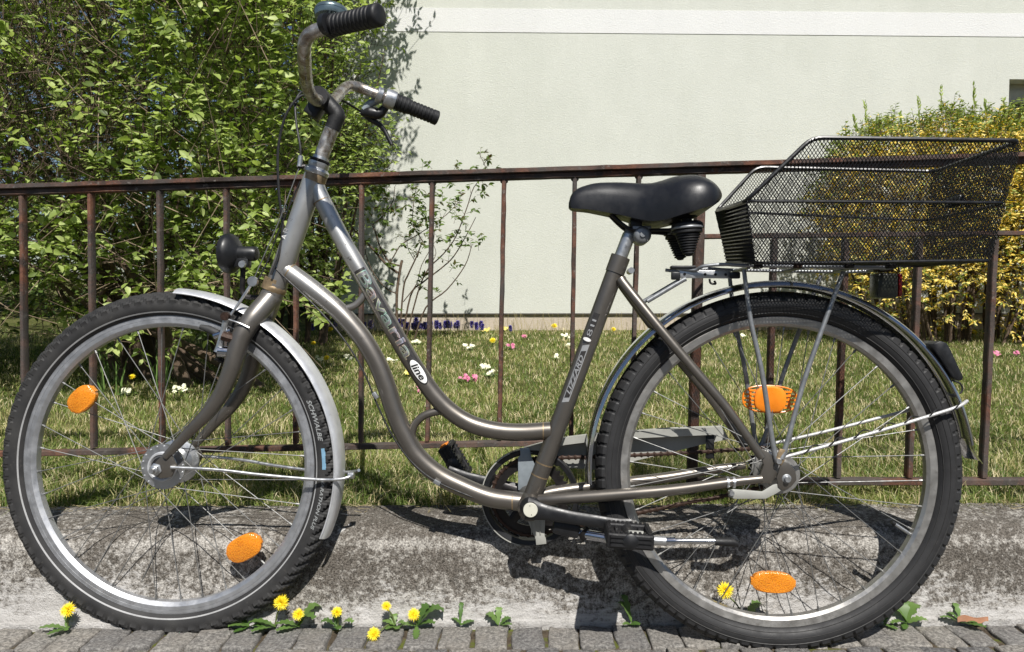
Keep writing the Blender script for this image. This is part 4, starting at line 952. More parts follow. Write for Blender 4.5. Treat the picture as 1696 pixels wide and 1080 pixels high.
# smooth along length
K = len(secs); ncol = M_ + 1; cols = [catmull([secs[i][j] for i in range(K)], 5) for j in range(ncol)]; nl = len(cols[0])
g = G(); g.add([cols[j][i] for i in range(nl) for j in range(ncol)], [(i * ncol + j, (i + 1) * ncol + j, (i + 1) * ncol + j + 1, i * ncol + j + 1) for i in range(nl - 1) for j in range(ncol - 1)] + [tuple(range(ncol)), tuple((nl - 1) * ncol + j for j in range(ncol))] + [(i * ncol, (i + 1) * ncol, (i + 1) * ncol + M_, i * ncol + M_) for i in range(nl - 1)])
g.build('cover', 'saddle_vinyl', sdl, angle=60)
def ST(name, pts, rp, mat, mirror=False, seg=12, smooth=6):
    P = [L(*p) for p in pts]; rad = [pr(q, P[min(i, len(P) - 1)]) for i, q in enumerate(rp)] if isinstance(rp, (list, tuple)) else pr(rp, P[0])
    if mirror: P = [Vector((p.x, -p.y, p.z)) for p in P]
    g = G(); g.tube([p - SO for p in P], rad, seg, smooth=smooth); g.build(name, mat, sdl)
for m in (False, True):
    ST('rail', [(1008, 346, .012), (1014, 356, .014), (1036, 375, .018), (1052, 381, .02), (1090, 381, .022), (1112, 381, .03)], 3.0, 'black_steel', m)
    # suspension elastomer: stacked discs
    A, B = L(1137, 352, .045), L(1141, 424, .045)
    if m: A.y *= -1; B.y *= -1
    ax = B - A; Ls = ax.length; prf = [(0, .006), (.08, .006), (.09, .018), (.12, .019), (.14, .009), (.2, .009), (.22, .024), (.27, .028), (.33, .0285), (.37, .0285), (.40, .025), (.42, .0265), (.47, .0265), (.49, .023)]
    for q in range(8): r_ = .0225 - q * .0016; t = .50 + q * .058; prf += [(t, r_ - .0025), (t + .010, r_), (t + .038, r_), (t + .048, r_ - .0025)]
    prf += [(.98, .006), (1.0, .006), (1.01, .0)]
    g = G(); g.lathe([(h * Ls, r) for h, r in prf], A - SO, ax, 28); g.build('spring', 'black_rubber', sdl)
    g = G(); g.lathe([(.335 * Ls, .0288), (.345 * Ls, .0293), (.375 * Ls, .0293), (.385 * Ls, .0288)], A - SO, ax, 28); g.build('spring_collar', 'rack_grey', sdl)
ST('spring_bridge', [(1112, 382, .0), (1140, 384, .0)], 7, 'black_plastic', seg=10, smooth=0)
g = G(); p = L(1137, 383, .05); g.tube([p - SO, Vector((p.x, .05, p.z)) - SO], .008, 10, smooth=0); g.build('spring_crossbar', 'black_plastic', sdl)
g = G(); c = L(1064, 389, .022); g.lathe([(-.006, 0), (-.006, .011), (-.003, .015), (.002, .0165), (.042, .0165)], c - SO, (0, 1, 0), 26); g.lathe([(-.009, 0), (-.009, .005), (-.005, .006)], c - SO, (0, 1, 0), 12); g.box(L(1062, 379, .012) - SO, (.034, .022, .009), bev=.002); g.build('clamp', 'rack_grey', sdl)
g = G(); g.box(L(1052, 372, 0) - SO, (.022, .04, .014), bev=.003); g.build('clamp_top', 'black_plastic', sdl)
T('seat_post', [(1022, 441), (1042, 389)], 11, 'alloy'); T('seat_post_head', [(1041, 393), (1046, 378)], [11, 9], 'rack_grey', smooth=0)
g = G(); p = L(1044, 449, .0); g.tube([p + Vector((0, -.020, 0)), p + Vector((0, .02, 0))], .0058, 14, smooth=0); part(g, 'seat_bolt', 'alloy')
# ---- crankset, far side first
BBc = L(877, 832)
crs = empty('chainset', tuple(BBc), parent=bike)
g = G(); nt = 38; out = []; r0 = .0735
prof_o = []
for q in range(nt * 4):
    a = 2 * math.pi * q / (nt * 4); r = r0 + (.0035 if q % 4 in (1, 2) else -.0015); prof_o.append((r * math.cos(a), r * math.sin(a)))
k = len(prof_o); inn = [(.056 * math.cos(2 * math.pi * q / k), .056 * math.sin(2 * math.pi * q / k)) for q in range(k)]
vs_ = [(x, .042, z) for x, z in prof_o] + [(x, .042, z) for x, z in inn] + [(x, .045, z) for x, z in prof_o] + [(x, .045, z) for x, z in inn]
fs = []
for q in range(k): q2 = (q + 1) % k; fs += [(q, q2, k + q2, k + q), (2 * k + q, 2 * k + q2, 3 * k + q2, 3 * k + q), (q, q2, 2 * k + q2, 2 * k + q), (k + q, k + q2, 3 * k + q2, 3 * k + q)]
g.add(vs_, fs)
for q in range(5):
    a = q * 2 * math.pi / 5 + .3; g.tube([(0, .044, 0), (.058 * math.cos(a), .044, .058 * math.sin(a))], [.012, .009], 8, smooth=0, flat=.3)
g.lathe([(.034, .02), (.048, .02)], (0, 0, 0), (0, 1, 0), 20); g.build('chainring', 'black_steel', crs)
g = G(); g.ring([(.0835, .036), (.092, .034), (.0945, .036), (.0945, .056), (.092, .058), (.0835, .056)], n=90, mats=[0] * 6); g.build('guard_ring', 'black_plastic', crs, angle=30)
g = G(); g.ring([(.0935, .0335), (.0955, .0335), (.0958, .037), (.094, .037)], R(115), R(258), 60); g.build('guard_ring_edge', 'guard_grey', crs)
g = G(); g.ring([(.076, .0585), (.092, .0585), (.092, .060), (.076, .060)], R(150), R(255), 60); g.build('guard_ring_flange', 'guard_grey', crs)
g = G(); g.tube([(0, -.062, 0), (0, .06, 0)], .009, 14, smooth=0); g.build('spindle', 'black_steel', crs)
def crank(pts, name, label=None):
    P = [L(*p) for p in pts]; g = G(); rad = [pr(r_, P[0]) for r_ in (20, 17, 13, 11, 10.5, 10, 9)]
    g.tube(P, rad, 14, smooth=5, flat=.45)
    o = part(g, name, 'black_plastic'); 
    if label: o['label'] = label
    return o
crank([(872, 842, .062), (886, 845, .062), (905, 849, .064), (945, 857, .066), (985, 863, .067), (1020, 868, .067), (1046, 868, .067)], 'crank_arm')
g = G(); c = L(878.5, 845, .072); g.lathe([(0, 0), (0, pr(12, c)), (.004, pr(13, c)), (.016, pr(19, c))], c, (0, 1, 0), 32); part(g, 'crank_boss', 'black_plastic')
g = G(); g.lathe([(-.0015, 0), (-.0013, pr(11.6, c)), (.001, pr(12.4, c))], c, (0, 1, 0), 32); part(g, 'crank_cap', 'cream_plastic')
for dx, dz in ((-.001, .008), (.002, -.008)): g = G(); g.lathe([(-.0018, 0), (-.0018, .0008), (0, .0008)], c + Vector((dx, 0, dz)), (0, 1, 0), 8); part(g, 'cap_pin', 'decal_black')
P = [L(880, 820, -.062), L(850, 812, -.063), L(802, 798, -.065), L(770, 790, -.066), L(742, 779, -.066)]
g = G(); g.tube(P, [.02, .016, .012, .0115, .010], 14, smooth=5, flat=.45); part(g, 'crank_arm', 'black_plastic')
def pedal(c, tilt, lab):
    pd = empty('pedal', tuple(c), (0, -tilt, 0), parent=bike); 
    if lab: pd['label'] = lab
    W_, D_, Hh = .078, .076, .026
    g = G()
    for s_ in (-1, 1):
        g.box((s_ * (W_ / 2 - .005), 0, 0), (.010, D_, Hh), bev=.003); g.box((0, s_ * (D_ / 2 - .006), 0), (W_, .012, Hh), bev=.0035)
    g.tube([(0, -D_ / 2 + .006, 0), (0, D_ / 2, 0)], .0125, 16, smooth=0); g.box((-.016, 0, -.003), (.022, D_ * .8, Hh * .55)); g.box((.018, .008, -.003), (.022, D_ * .55, Hh * .55))
    for s_ in (-1, 1):
        for zz in (-.0075, .0, .0075): g.box((0, s_ * (D_ / 2 + .0008), zz), (W_ * .86, .003, .0028))
        for xx in (-1, 1): g.box((xx * .020, s_ * .022, 0), (.006, .03, .018), bev=.002)
    for q in range(9):
        for s_ in (-1, 1): g.box((-W_ / 2 + .008 + q * (W_ - .016) / 8, s_ * (D_ / 2 - .006), Hh / 2 + .0008), (.004, .008, .003)); g.box((s_ * (W_ / 2 - .005), -D_ / 2 + .01 + q * (D_ - .02) / 8, Hh / 2 + .0008), (.006, .004, .003))
    g.build('body', 'black_rubber', pd, smooth=False)
    g = G(); g.lathe([(-.0035, 0), (-.003, .011), (-.001, .0135), (.003, .0135)], (0, -D_ / 2, 0), (0, 1, 0), 24); g.build('end_cap', 'black_plastic', pd)
    return pd
p1_ = pedal(L(1041, 887, .118), R(-3), 'near pedal, black with ribbed grey tread')
g = G(); g.box((.010, -.022, .011), (.026, .013, .006), bev=.001); g.build('reflector', 'guard_grey', p1_)
p2c = L(754, 763, -.118)
p2_ = pedal(p2c, R(-58), 'far pedal with orange reflector, standing on the kerb grass')
g = G(); g.box((.0, -.015, .0), (.03, .014, .0), bev=0); g = G(); g.box((.040, -.01, 0), (.004, .032, .016), bev=.001); g.box((-.040, -.01, 0), (.004, .032, .016), bev=.001); g.build('reflector', 'orange_plastic', p2_)
# chain
ch = empty('chain', tuple(BBc), parent=bike)
def link_mesh():
    g = G()
    for s_ in (-1, 1):
        g.tube([(-.0064, s_ * .0028, 0), (-.003, s_ * .0028, 0), (.003, s_ * .0028, 0), (.0064, s_ * .0028, 0)], [.0050, .0028, .0028, .0050], 8, smooth=2, flat=.28)
    g.tube([(-.0064, -.0035, 0), (-.0064, .0035, 0)], .0028, 8, smooth=0); return g
lk = link_mesh().build('link', 'chain_rust', ch); Rs = RC - BBc; rb, rs = .0745, .036
an = math.atan2(Rs.z, Rs.x); dd = Rs.length; off = math.asin((rb - rs) / dd)
path = []
a_top, a_bot = an + math.pi / 2 - off, an - math.pi / 2 + off
def circ(c, r, a0, a1, n): return [Vector((c.x + r * math.cos(a0 + (a1 - a0) * i / n), .0435, c.z + r * math.sin(a0 + (a1 - a0) * i / n))) for i in range(n + 1)]
z0 = Vector((0, 0, 0)); path = circ(z0, rb, a_top, a_bot + 2 * math.pi, 60) + circ(Rs, rs, a_bot, a_top, 24); path.append(path[0])
acc = [0]; 
for i in range(1, len(path)): acc.append(acc[-1] + (path[i] - path[i - 1]).length)
N_ = int(acc[-1] / .0127)
def pat(s_):
    i = int(np.searchsorted(acc, s_)); i = min(max(i, 1), len(path) - 1); t = (s_ - acc[i - 1]) / max(1e-9, acc[i] - acc[i - 1]); return path[i - 1].lerp(path[i], t)
for i in range(N_):
    p, q = pat(acc[-1] * i / N_), pat(acc[-1] * ((i + .5) % N_) / N_); o = lk if i == 0 else lk.copy()
    if i: COL.objects.link(o); o.parent = ch
    d = q - p; o.location = (p + q) / 2 + Vector((0, 0, -.003 * math.sin(max(0, min(1, (p.x) / dd)) * math.pi) if 0 < p.x < dd and p.z > 0 else 0)); o.rotation_euler = (0, -math.atan2(d.z, d.x), 0)
g = G(); k = 20
pts_ = []
for q in range(k * 4): a = 2 * math.pi * q / (k * 4); r = .036 + (.003 if q % 4 in (1, 2) else -.0015); pts_.append((r * math.cos(a), r * math.sin(a)))
g.add([(x, .042, z) for x, z in pts_] + [(x, .045, z) for x, z in pts_], [tuple(range(80)), tuple(range(80, 160))] + [(q, (q + 1) % 80, 80 + (q + 1) % 80, 80 + q) for q in range(80)]); g.build('sprocket', 'black_steel', rw)
# chain guard (far side): upper plate with folded top, and two brackets
cg = empty('chain_guard', tuple(L(1050, 740, -.05)), parent=bike); CGo = cg.location.copy()
def CG(px, py, n): return L(px, py, n) - CGo
top = [(868, 742), (900, 733), (936, 725), (984, 719), (1040, 714.5), (1120, 711), (1194, 707.5)]
g = G(); vs_ = []
for (x, y) in top: vs_ += [CG(x, y, -.034), CG(x, y - 2, -.062)]
g.add(vs_, [(2 * i, 2 * i + 2, 2 * i + 3, 2 * i + 1) for i in range(len(top) - 1)])
vs_ = []
for i, (x, y) in enumerate(top): vs_ += [CG(x, y, -.034), CG(x, y + 12, -.035)]
g.add(vs_, [(2 * i, 2 * i + 2, 2 * i + 3, 2 * i + 1) for i in range(len(top) - 1)])
g.build('top_flange', 'guard_grey', cg, angle=25)
g = G(); q = [CG(a, b, -.062) for a, b in ((900, 733), (984, 717), (1110, 708), (1194, 705), (1208, 727), (1160, 737), (1100, 752), (1040, 766), (985, 778), (940, 775), (900, 768))]
g.add([(p.x, p.y, p.z) for p in q] + [(p.x, p.y + .0015, p.z) for p in q], [tuple(range(11)), tuple(range(11, 22))[::-1]] + [(i, (i + 1) % 11, 11 + (i + 1) % 11, 11 + i) for i in range(11)]); g.build('plate', 'guard_grey', cg, smooth=False)
g = G(); q = [CG(a, b, -.030) for a, b in ((861, 742), (877, 742), (880, 756), (888, 775), (886, 790), (870, 812), (858, 812), (858, 758), (862, 754))]
g.add([(p.x, p.y, p.z) for p in q] + [(p.x, p.y + .004, p.z) for p in q], [tuple(range(9)), tuple(range(9, 18))[::-1]] + [(i, (i + 1) % 9, 9 + (i + 1) % 9, 9 + i) for i in range(9)]); g.build('bracket', 'bracket_blue', cg, bevel=.0008, label='upper blue-grey bracket in front of the chainring')
g = G(); q = [CG(a, b, -.022) for a, b in ((871, 855), (903, 855), (902, 888), (904, 893), (905, 901), (888, 903), (887, 893), (880, 878))]
g.add([(p.x, p.y, p.z) for p in q] + [(p.x, p.y + .012, p.z) for p in q], [tuple(range(8)), tuple(range(8, 16))[::-1]] + [(i, (i + 1) % 8, 8 + (i + 1) % 8, 8 + i) for i in range(8)])
for xx in (879, 886, 893): g.tube([CG(xx, 858, -.0205), CG(xx + 2, 886, -.0205)], .0010, 6, smooth=0)
g.build('bracket', 'guard_grey', cg, bevel=.0008, label='lower cream-grey bracket below the crank')
g = G(); p = CG(1176, 735, -.045); g.box(p + Vector((0, 0, -.006)), (.016, .004, .045), bev=.001); g.build('rear_clip', 'black_plastic', cg)
# kickstand
ks = part(G().box(L(938, 874, .04), (.05, .03, .026), Matrix.Rotation(R(12), 3, 'Y'), bev=.006), 'kickstand', 'black_plastic')
T('leg', [(955, 883, .042), (975, 886, .05), (1003, 891, .055)], 8.5, 'chrome', parent=ks, smooth=0); T('leg_joint', [(963, 878, .044), (972, 889, .044)], 12, 'black_steel', parent=ks, smooth=0)
T('leg', [(1000, 891, .055), (1103, 896, .065)], [8.5, 8], 'alloy', parent=ks, smooth=0); T('leg_collar', [(1100, 896, .065), (1118, 896, .066)], 7.6, 'chrome', parent=ks, smooth=0)
T('leg', [(1116, 896, .066), (1186, 896.5, .07)], 5, 'chrome', parent=ks, smooth=0); T('rubber_foot', [(1184, 897, .07), (1214, 898, .071), (1223, 902, .071)], [6.5, 7.5, 4], 'black_rubber', parent=ks, smooth=0)
# cable along the down tube with clips
T('shift_cable', [(452, 440, .02), (470, 458, .020), (520, 505, .019), (568, 560, .02), (602, 615, .02), (624, 668, .02), (648, 718, .02), (680, 763, .02), (722, 797, .02), (790, 826, .015), (850, 845, .01)], 1.5, 'black_rubber', seg=6)
for a, b in ((622, 655), (724, 799)): g = G(); g.box(L(a, b, .021), (.014, .008, .008), Matrix.Rotation(R(55 if a == 622 else 28), 3, 'Y'), bev=.0015); part(g, 'cable_clip', 'rack_grey')

# ================================================================== PLANTS
SD = np.array(sd)
def in_frame_pts(n, poly_fn): pass
def shrub(name, label, cat, base, stems, twigs, leafmat, barkmat, Ls, ratio=.55, group=None, up=.5, rndfn=None, twig_r=.0022, lpt=(6, 10), droop=.25, foliage='leaves'):
    """stems: list of (points, radii) world; twigs: array (n,3) start points with (n,3) directions, lengths"""
    root = empty(name, tuple(base)); tag(root, label, cat, group); B = np.array(base)
    if stems:
        g = G()
        for P_, r_ in stems:
            g2 = G(); g2.tube([Vector(p) - Vector(base) for p in P_], r_, 7, smooth=4); g2.build('branch', barkmat, root)
    S, D, Ln = twigs; n = len(S); D = D / np.linalg.norm(D, axis=1, keepdims=True)
    E = S + D * Ln[:, None]
    V_, T_ = wisp(S - B, E - B, twig_r, twig_r * .4); o = link('twigs', npmesh('twigs', V_, T_, barkmat), root); o['kind'] = 'stuff'
    LP, LD, LN, LL, LR = [], [], [], [], []
    m = rng.integers(lpt[0], lpt[1], n)
    for q in range(int(m.max())):
        sel = np.where(m > q)[0]; t = (q // 2 + 1) / np.ceil(m[sel] / 2); t = .25 + .75 * t
        P_ = S[sel] + D[sel] * (Ln[sel] * t)[:, None]
        side = np.cross(D[sel], rng.normal(size=(len(sel), 3)) * .35 + np.array([0, 0, 1.])); side /= np.linalg.norm(side, axis=1, keepdims=True) + 1e-9
        side *= (1 if q % 2 else -1)
        dd_ = side * .9 + D[sel] * .6 + rng.normal(size=(len(sel), 3)) * .28; dd_[:, 2] -= droop
        LP.append(P_); LD.append(dd_); LN.append(SD[None] * .55 + np.array([[0, 0, up]]) + rng.normal(size=(len(sel), 3)) * .45)
        LL.append(Ls * rng.uniform(.6, 1.2, len(sel))); LR.append(rng.uniform(0, 1, len(sel)) if rndfn is None else rndfn(P_))
    LP, LD, LN = map(np.concatenate, (LP, LD, LN)); LL = np.concatenate(LL); LR = np.concatenate(LR)
    V_, T_ = leaves(LP - B, LD, LN, LL, LL * ratio)
    o = link(foliage, npmesh(foliage, V_, T_, leafmat, np.repeat(LR, 8)), root); o['kind'] = 'stuff'; return root, len(LP)
def px_of(P):
    P = np.atleast_2d(P); c, s = math.cos(R(PITCH)), math.sin(R(PITCH)); y = P[:, 1]; z = P[:, 2] - H
    f = y * c - z * s; u = z * c + y * s; return 848 + F * P[:, 0] / f, 540 - F * u / f
def ray_np(px, py, y):
    px = np.asarray(px, float); py = np.asarray(py, float); X = px - 848; Z = 540 - py; c, s = math.cos(R(PITCH)), math.sin(R(PITCH))
    dy = F * c + Z * s * 1.0; dz = Z * c - F * s
    t = y / dy; return np.stack([X * t, np.broadcast_to(y, X.shape), H + dz * t], -1)
def gz(p): return float(lawn_z(p))
# big green shrub, left (two bushes)
def cloud_twigs(n, pxr, pyr, yr, lenr, keep, outc):
    S = []
    while sum(len(s) for s in S) < n:
        m = n * 2; px = rng.uniform(*pxr, m); py = rng.uniform(*pyr, m); y = rng.uniform(*yr, m)
        P_ = ray_np(px, py, y); k = keep(px, py, y); P_ = P_[k]; S.append(P_)
    S = np.concatenate(S)[:n]
    D = S - np.array(outc)[None]; D /= np.linalg.norm(D, axis=1, keepdims=True); D = D * .7 + rng.normal(size=D.shape) * .5 + np.array([[0, -.25, .25]])
    return S, D, rng.uniform(*lenr, n)
def clump(px, py, sc=90., seed=0, thr=0.):
    return np.array([mnoise.noise((a / sc, b / sc, seed)) > thr for a, b in zip(px, py)])
def k1(px, py, y):
    edge = 505 + 30 * np.sin(py / 37.) + 25 * np.sin(py / 13. + 1); low = 545 - 35 * np.sin(px / 60.)
    k = (px < edge) & (py < low)
    dens = .36 + 1.35 * np.array([mnoise.noise((a / 60., b / 48., c * 1.6)) for a, b, c in zip(px, py, y)])
    dens = np.where(py > 430, dens - .12, dens); dens = np.where((px < 170 + 30 * np.sin(py / 40.)) & (py < 330), dens - .22, dens)
    return k & (rng.uniform(0, 1, len(px)) < dens)
b1 = (-1.55, 3.5, gz(3.5))
def stem_set(base, tops, r0, jit=.25):
    out = []
    for (tx, ty, yy) in tops:
        T_ = Vector(ray_np([tx], [ty], yy)[0]); B_ = Vector(base) + Vector((random.uniform(-.35, .35), random.uniform(-.2, .2), -.03))
        P_ = [B_ + (T_ - B_) * t + Vector((random.uniform(-1, 1), random.uniform(-1, 1), random.uniform(-1, 1))) * jit * .25 * math.sin(t * math.pi) for t in (0, .2, .42, .65, .85, 1)]
        out.append((P_, [r0, r0 * .8, r0 * .6, r0 * .4, r0 * .25, r0 * .12]))
    return out
tops1 = [(random.uniform(-250, 460), random.uniform(-200, 300), random.uniform(3.0, 4.2)) for _ in range(16)]
_, c1 = shrub('leafy_shrub', 'large spring-green shrub with oval leaves filling the left behind the railing', 'shrub', b1, stem_set(b1, tops1, .02) + stem_set((-1.35, 3.3, gz(3.3)), [(20, 420, 3.2), (110, 560 - 300, 3.1), (60, 380, 3.4)], .03),
      cloud_twigs(6900, (-420, 560), (-330, 560), (2.75, 4.3), (.10, .26), k1, (-1.5, 3.8, .5)), 'shrub_leaf', 'bark', .042, .60)
# bare twiggy growth in the shrub
n = 1500; S = ray_np(rng.uniform(-300, 480, n), rng.uniform(-200, 560, n), rng.uniform(2.75, 4.2, n)); D = rng.normal(size=(n, 3)) * .7 + np.array([[.1, 0, .5]]); D /= np.linalg.norm(D, axis=1, keepdims=True)
S2 = S + D * rng.uniform(.15, .45, n)[:, None]; V_, T_ = wisp(S, S2, .0026, .001)
root = empty('bare_twigs', b1); tag(root, 'tangle of bare pale twigs growing through the left shrub', 'twigs')
o = link('twigs', npmesh('twigs', V_ - np.array(b1), T_, 'bark_light'), root); o['kind'] = 'stuff'
n = 1700; S = ray_np(rng.uniform(-200, 190, n), rng.uniform(-60, 340, n), rng.uniform(2.7, 3.4, n)); D = rng.normal(size=(n, 3)) * .6 + np.array([[.2, 0, .5]]); D /= np.linalg.norm(D, axis=1, keepdims=True)
V_, T_ = wisp(S, S + D * rng.uniform(.08, .25, n)[:, None], .0018, .0006); o = link('twigs', npmesh('twigs', V_ - np.array(b1), T_, 'bark'), root); o['kind'] = 'stuff'
# right hand bush beside the wall
def k2(px, py, y):
    edge = 612 + 22 * np.sin(py / 29.) + 18 * np.sin(py / 11. + 2); edge = np.where(py < -15, 668 + 25 * np.sin(py / 30.), edge); edge = np.where(py > 300, edge - (py - 300) * .75 + 10, edge)
    k = (px < edge) & (py < 505)
    dens = .45 + 1.2 * np.array([mnoise.noise((a / 50., b / 42., c * 1.5 + 9)) for a, b, c in zip(px, py, y)])
    dens = np.where((px > 560) & (py > 0), dens - .15, dens); dens = np.where((px > 620) & (py < -15), .25, dens); dens = np.where((px > 635) & (py > -75), 0, dens)
    return k & (rng.uniform(0, 1, len(px)) < dens)
b2 = (-1.55, 5.1, gz(5.1)); tops2 = [(random.uniform(400, 640), random.uniform(-150, 280), random.uniform(4.7, 5.6)) for _ in range(14)]
_, c2 = shrub('leafy_shrub', 'smaller-leaved shrub casting leaf shadows on the corner of the house wall', 'shrub', b2, stem_set(b2, tops2, .02),
      cloud_twigs(4900, (340, 740), (-300, 520), (4.6, 5.75), (.14, .30), k2, (-1.9, 5.4, .9)), 'shrub_leaf', 'bark', .042, .5)
# dark hedge far behind, closing the gaps
def k3(px, py, y): return (rng.uniform(0, 1, len(px)) < np.clip((py + 160) / 240., .6, 1))
b3 = (-4.6, 8.0, gz(8)); 
_, c3 = shrub('evergreen_hedge', 'dark evergreen hedge far behind the left shrubs', 'hedge', b3, [], cloud_twigs(5200, (-700, 545), (-180, 540), (7.2, 9.5), (.2, .5), k3, (-5, 10, 1)), 'hedge_leaf', 'bark', .11, .6, lpt=(6, 9))
# rose bush traced against the wall
YR = 5.10
def rp(px, py, dy=0): return tuple(at(px, py, YR + dy))
rs_st = [([(658, 536), (657, 505), (659, 470), (664, 440), (666, 432)], [5, 4.5, 4.5, 4.5, 4.5]), ([(659, 452), (640, 438), (615, 410), (590, 385), (566, 352)], [4, 4, 3.4, 3, 2]),
         ([(661, 440), (645, 434), (630, 410), (622, 385), (618, 372), (632, 360), (650, 335), (654, 310)], [3, 3, 2.6, 2.2, 2, 1.8, 1.5, 1]),
         ([(656, 486), (640, 478), (620, 455), (607, 425), (604, 405)], [2, 2, 1.8, 1.5, 1]), ([(660, 520), (668, 480), (676, 455), (690, 425), (700, 398)], [3, 2.8, 2.6, 2.2, 1.6]),
         ([(664, 525), (680, 490), (700, 468), (730, 445), (752, 424), (775, 385), (788, 360)], [3, 2.8, 2.6, 2.2, 2, 1.4, 1]), ([(668, 530), (700, 462), (735, 420), (755, 392), (773, 345), (785, 310), (805, 285), (792, 250)], [2.6, 2.4, 2, 1.8, 1.6, 1.4, 1.2, .8]),
         ([(682, 548), (705, 510), (740, 480), (770, 440), (782, 405)], [2.8, 2.5, 2, 1.6, 1.1]), ([(643, 440), (652, 425), (665, 405), (690, 390), (720, 370), (740, 355), (765, 330)], [2.2, 2, 1.8, 1.6, 1.4, 1.2, .8]),
         ([(700, 400), (684, 370), (686, 330), (690, 310)], [1.6, 1.4, 1.1, .8]), ([(712, 440), (722, 420), (716, 400)], [1.2, 1, .7]), ([(668, 500), (690, 470), (698, 440), (716, 405), (722, 370)], [1.6, 1.4, 1.2, 1, .7]),
         ([(686, 430), (676, 412), (674, 395)], [1.2, 1, .7])]
stems = []
for P_, r_ in rs_st:
    dy = random.uniform(-.12, .12); q_ = [list(rp(a, b, dy * i / len(P_))) for i, (a, b) in enumerate(P_)]
    if P_[0][1] > 515: q_[0][2] = gz(q_[0][1]) - .03
    stems.append((q_, [q * YR / F / 1.9 for q in r_]))
cl = []
for P_, r_ in rs_st[1:]:
    for i in range(1, len(P_)):
        a, b = P_[i - 1], P_[i]
        for q in range(3): t = random.random(); cl.append((a[0] + (b[0] - a[0]) * t, a[1] + (b[1] - a[1]) * t))
cl = [c for c in cl if random.random() < (.5 if c[1] < 415 else .2)]
for (cx, cy, sx, sy, n) in ((690, 355, 22, 45, 60), (745, 370, 30, 35, 46), (790, 300, 18, 30, 26), (800, 260, 7, 12, 9), (715, 320, 30, 25, 30), (640, 345, 16, 30, 24), (560, 420, 30, 70, 50), (690, 395, 18, 20, 22), (790, 395, 16, 18, 12), (750, 300, 12, 14, 6), (745, 440, 14, 14, 10), (690, 470, 8, 20, 7)):
    cl += [(random.gauss(cx, sx * .6), random.gauss(cy, sy * .6)) for _ in range(int(n * .55))]
cl = np.array(cl); S = ray_np(cl[:, 0], cl[:, 1], YR + rng.uniform(-.15, .15, len(cl)))
D = rng.normal(size=S.shape) * .6 + np.array([[.1, -.2, .4]])
br = rp(660, 548); _, c4 = shrub('rose_bush', 'open rose bush with thorny bare stems and young leaves against the wall', 'bush', br, stems, (S, D, rng.uniform(.04, .09, len(S))), 'rose_leaf', 'bark', .040, .52, lpt=(4, 8), twig_r=.0018)
# thin branches of the roses hugging the house corner
cl = np.array([(random.uniform(535, 655), random.uniform(215, 345)) for _ in range(150)]); S = ray_np(cl[:, 0], cl[:, 1], rng.uniform(5.0, 5.4, len(cl))); D = rng.normal(size=S.shape) * .6 + np.array([[.2, -.2, .3]])
br2 = rp(560, 548); st2 = [([rp(575, 545), rp(560, 470), rp(575, 380), rp(600, 300), rp(625, 250)], [.009, .008, .006, .004, .002]), ([rp(570, 545), rp(540, 440), rp(560, 330), rp(590, 240)], [.009, .007, .005, .002]), ([rp(600, 300), rp(630, 285), rp(655, 262)], [.004, .003, .0015])]
shrub('climbing_rose', 'yellow-green young rose growth at the corner of the wall above the railing', 'bush', br2, st2, (S, D, rng.uniform(.05, .12, len(S))), 'rose_leaf', 'bark', .045, .55, lpt=(4, 8), twig_r=.0018)
# forsythia
YF = 5.15
def ftop(px): return np.interp(px, [1330, 1375, 1400, 1440, 1500, 1560, 1640, 1720, 1850, 2000], [330, 262, 222, 212, 200, 190, 186, 190, 200, 260])
def k4(px, py, y):
    l = np.interp(py, [180, 230, 300, 400, 450, 520], [1425, 1372, 1355, 1362, 1395, 1440])
    l = l + 14 * np.sin(py / 15.) + 9 * np.sin(py / 6.)
    k = (px > l) & (py > ftop(px) + 10 + 8 * np.sin(px / 17.) + 6 * np.sin(px / 7.))
    dens = np.interp(py, [0, 430, 470, 540], [1, .85, .35, .06])
    dens = dens * (.72 + .7 * np.array([mnoise.noise((a / 45., b / 40., c * 2 + 3)) for a, b, c in zip(px, py, y)]))
    return k & (rng.uniform(0, 1, len(px)) < dens)
bf = tuple(at(1560, 556, YF)); 
fst = []
for q in range(60):
    x0 = random.uniform(1455, 1700); x1 = x0 + (x0 - 1575) * random.uniform(.3, 1.1) + random.uniform(-40, 40); y_ = YF + random.uniform(-.25, .25); yt_ = random.uniform(240, 430)
    P_ = [Vector(at(x0, 556, y_)), Vector(at(x0 + (x1 - x0) * .25 + random.uniform(-6, 6), 510, y_)), Vector(at(x0 + (x1 - x0) * .6, 450, y_)), Vector(at(x1, yt_, y_))]
    P_[0].z = gz(y_) - .02; fst.append((P_, [.011, .009, .007, .003]))
def frnd(P):
    px, py = px_of(P); topness = np.clip(1 - (py - ftop(px)) / 45., 0, 1); green = rng.uniform(0, 1, len(px)) < (.32 + .62 * topness)
    return np.where(green, rng.uniform(0, .35, len(px)), rng.uniform(.38, 1, len(px)))
_, c5 = shrub('forsythia_bush', 'yellow flowering forsythia bush against the wall behind the basket', 'bush', bf, fst, cloud_twigs(9800, (1340, 1990), (185, 545), (4.75, 5.65), (.06, .16), k4, tuple(at(1600, 420, 5.3))), 'forsythia_leaf', 'bark', .030, .40, rndfn=frnd, lpt=(8, 13), up=.3, foliage='blossom')
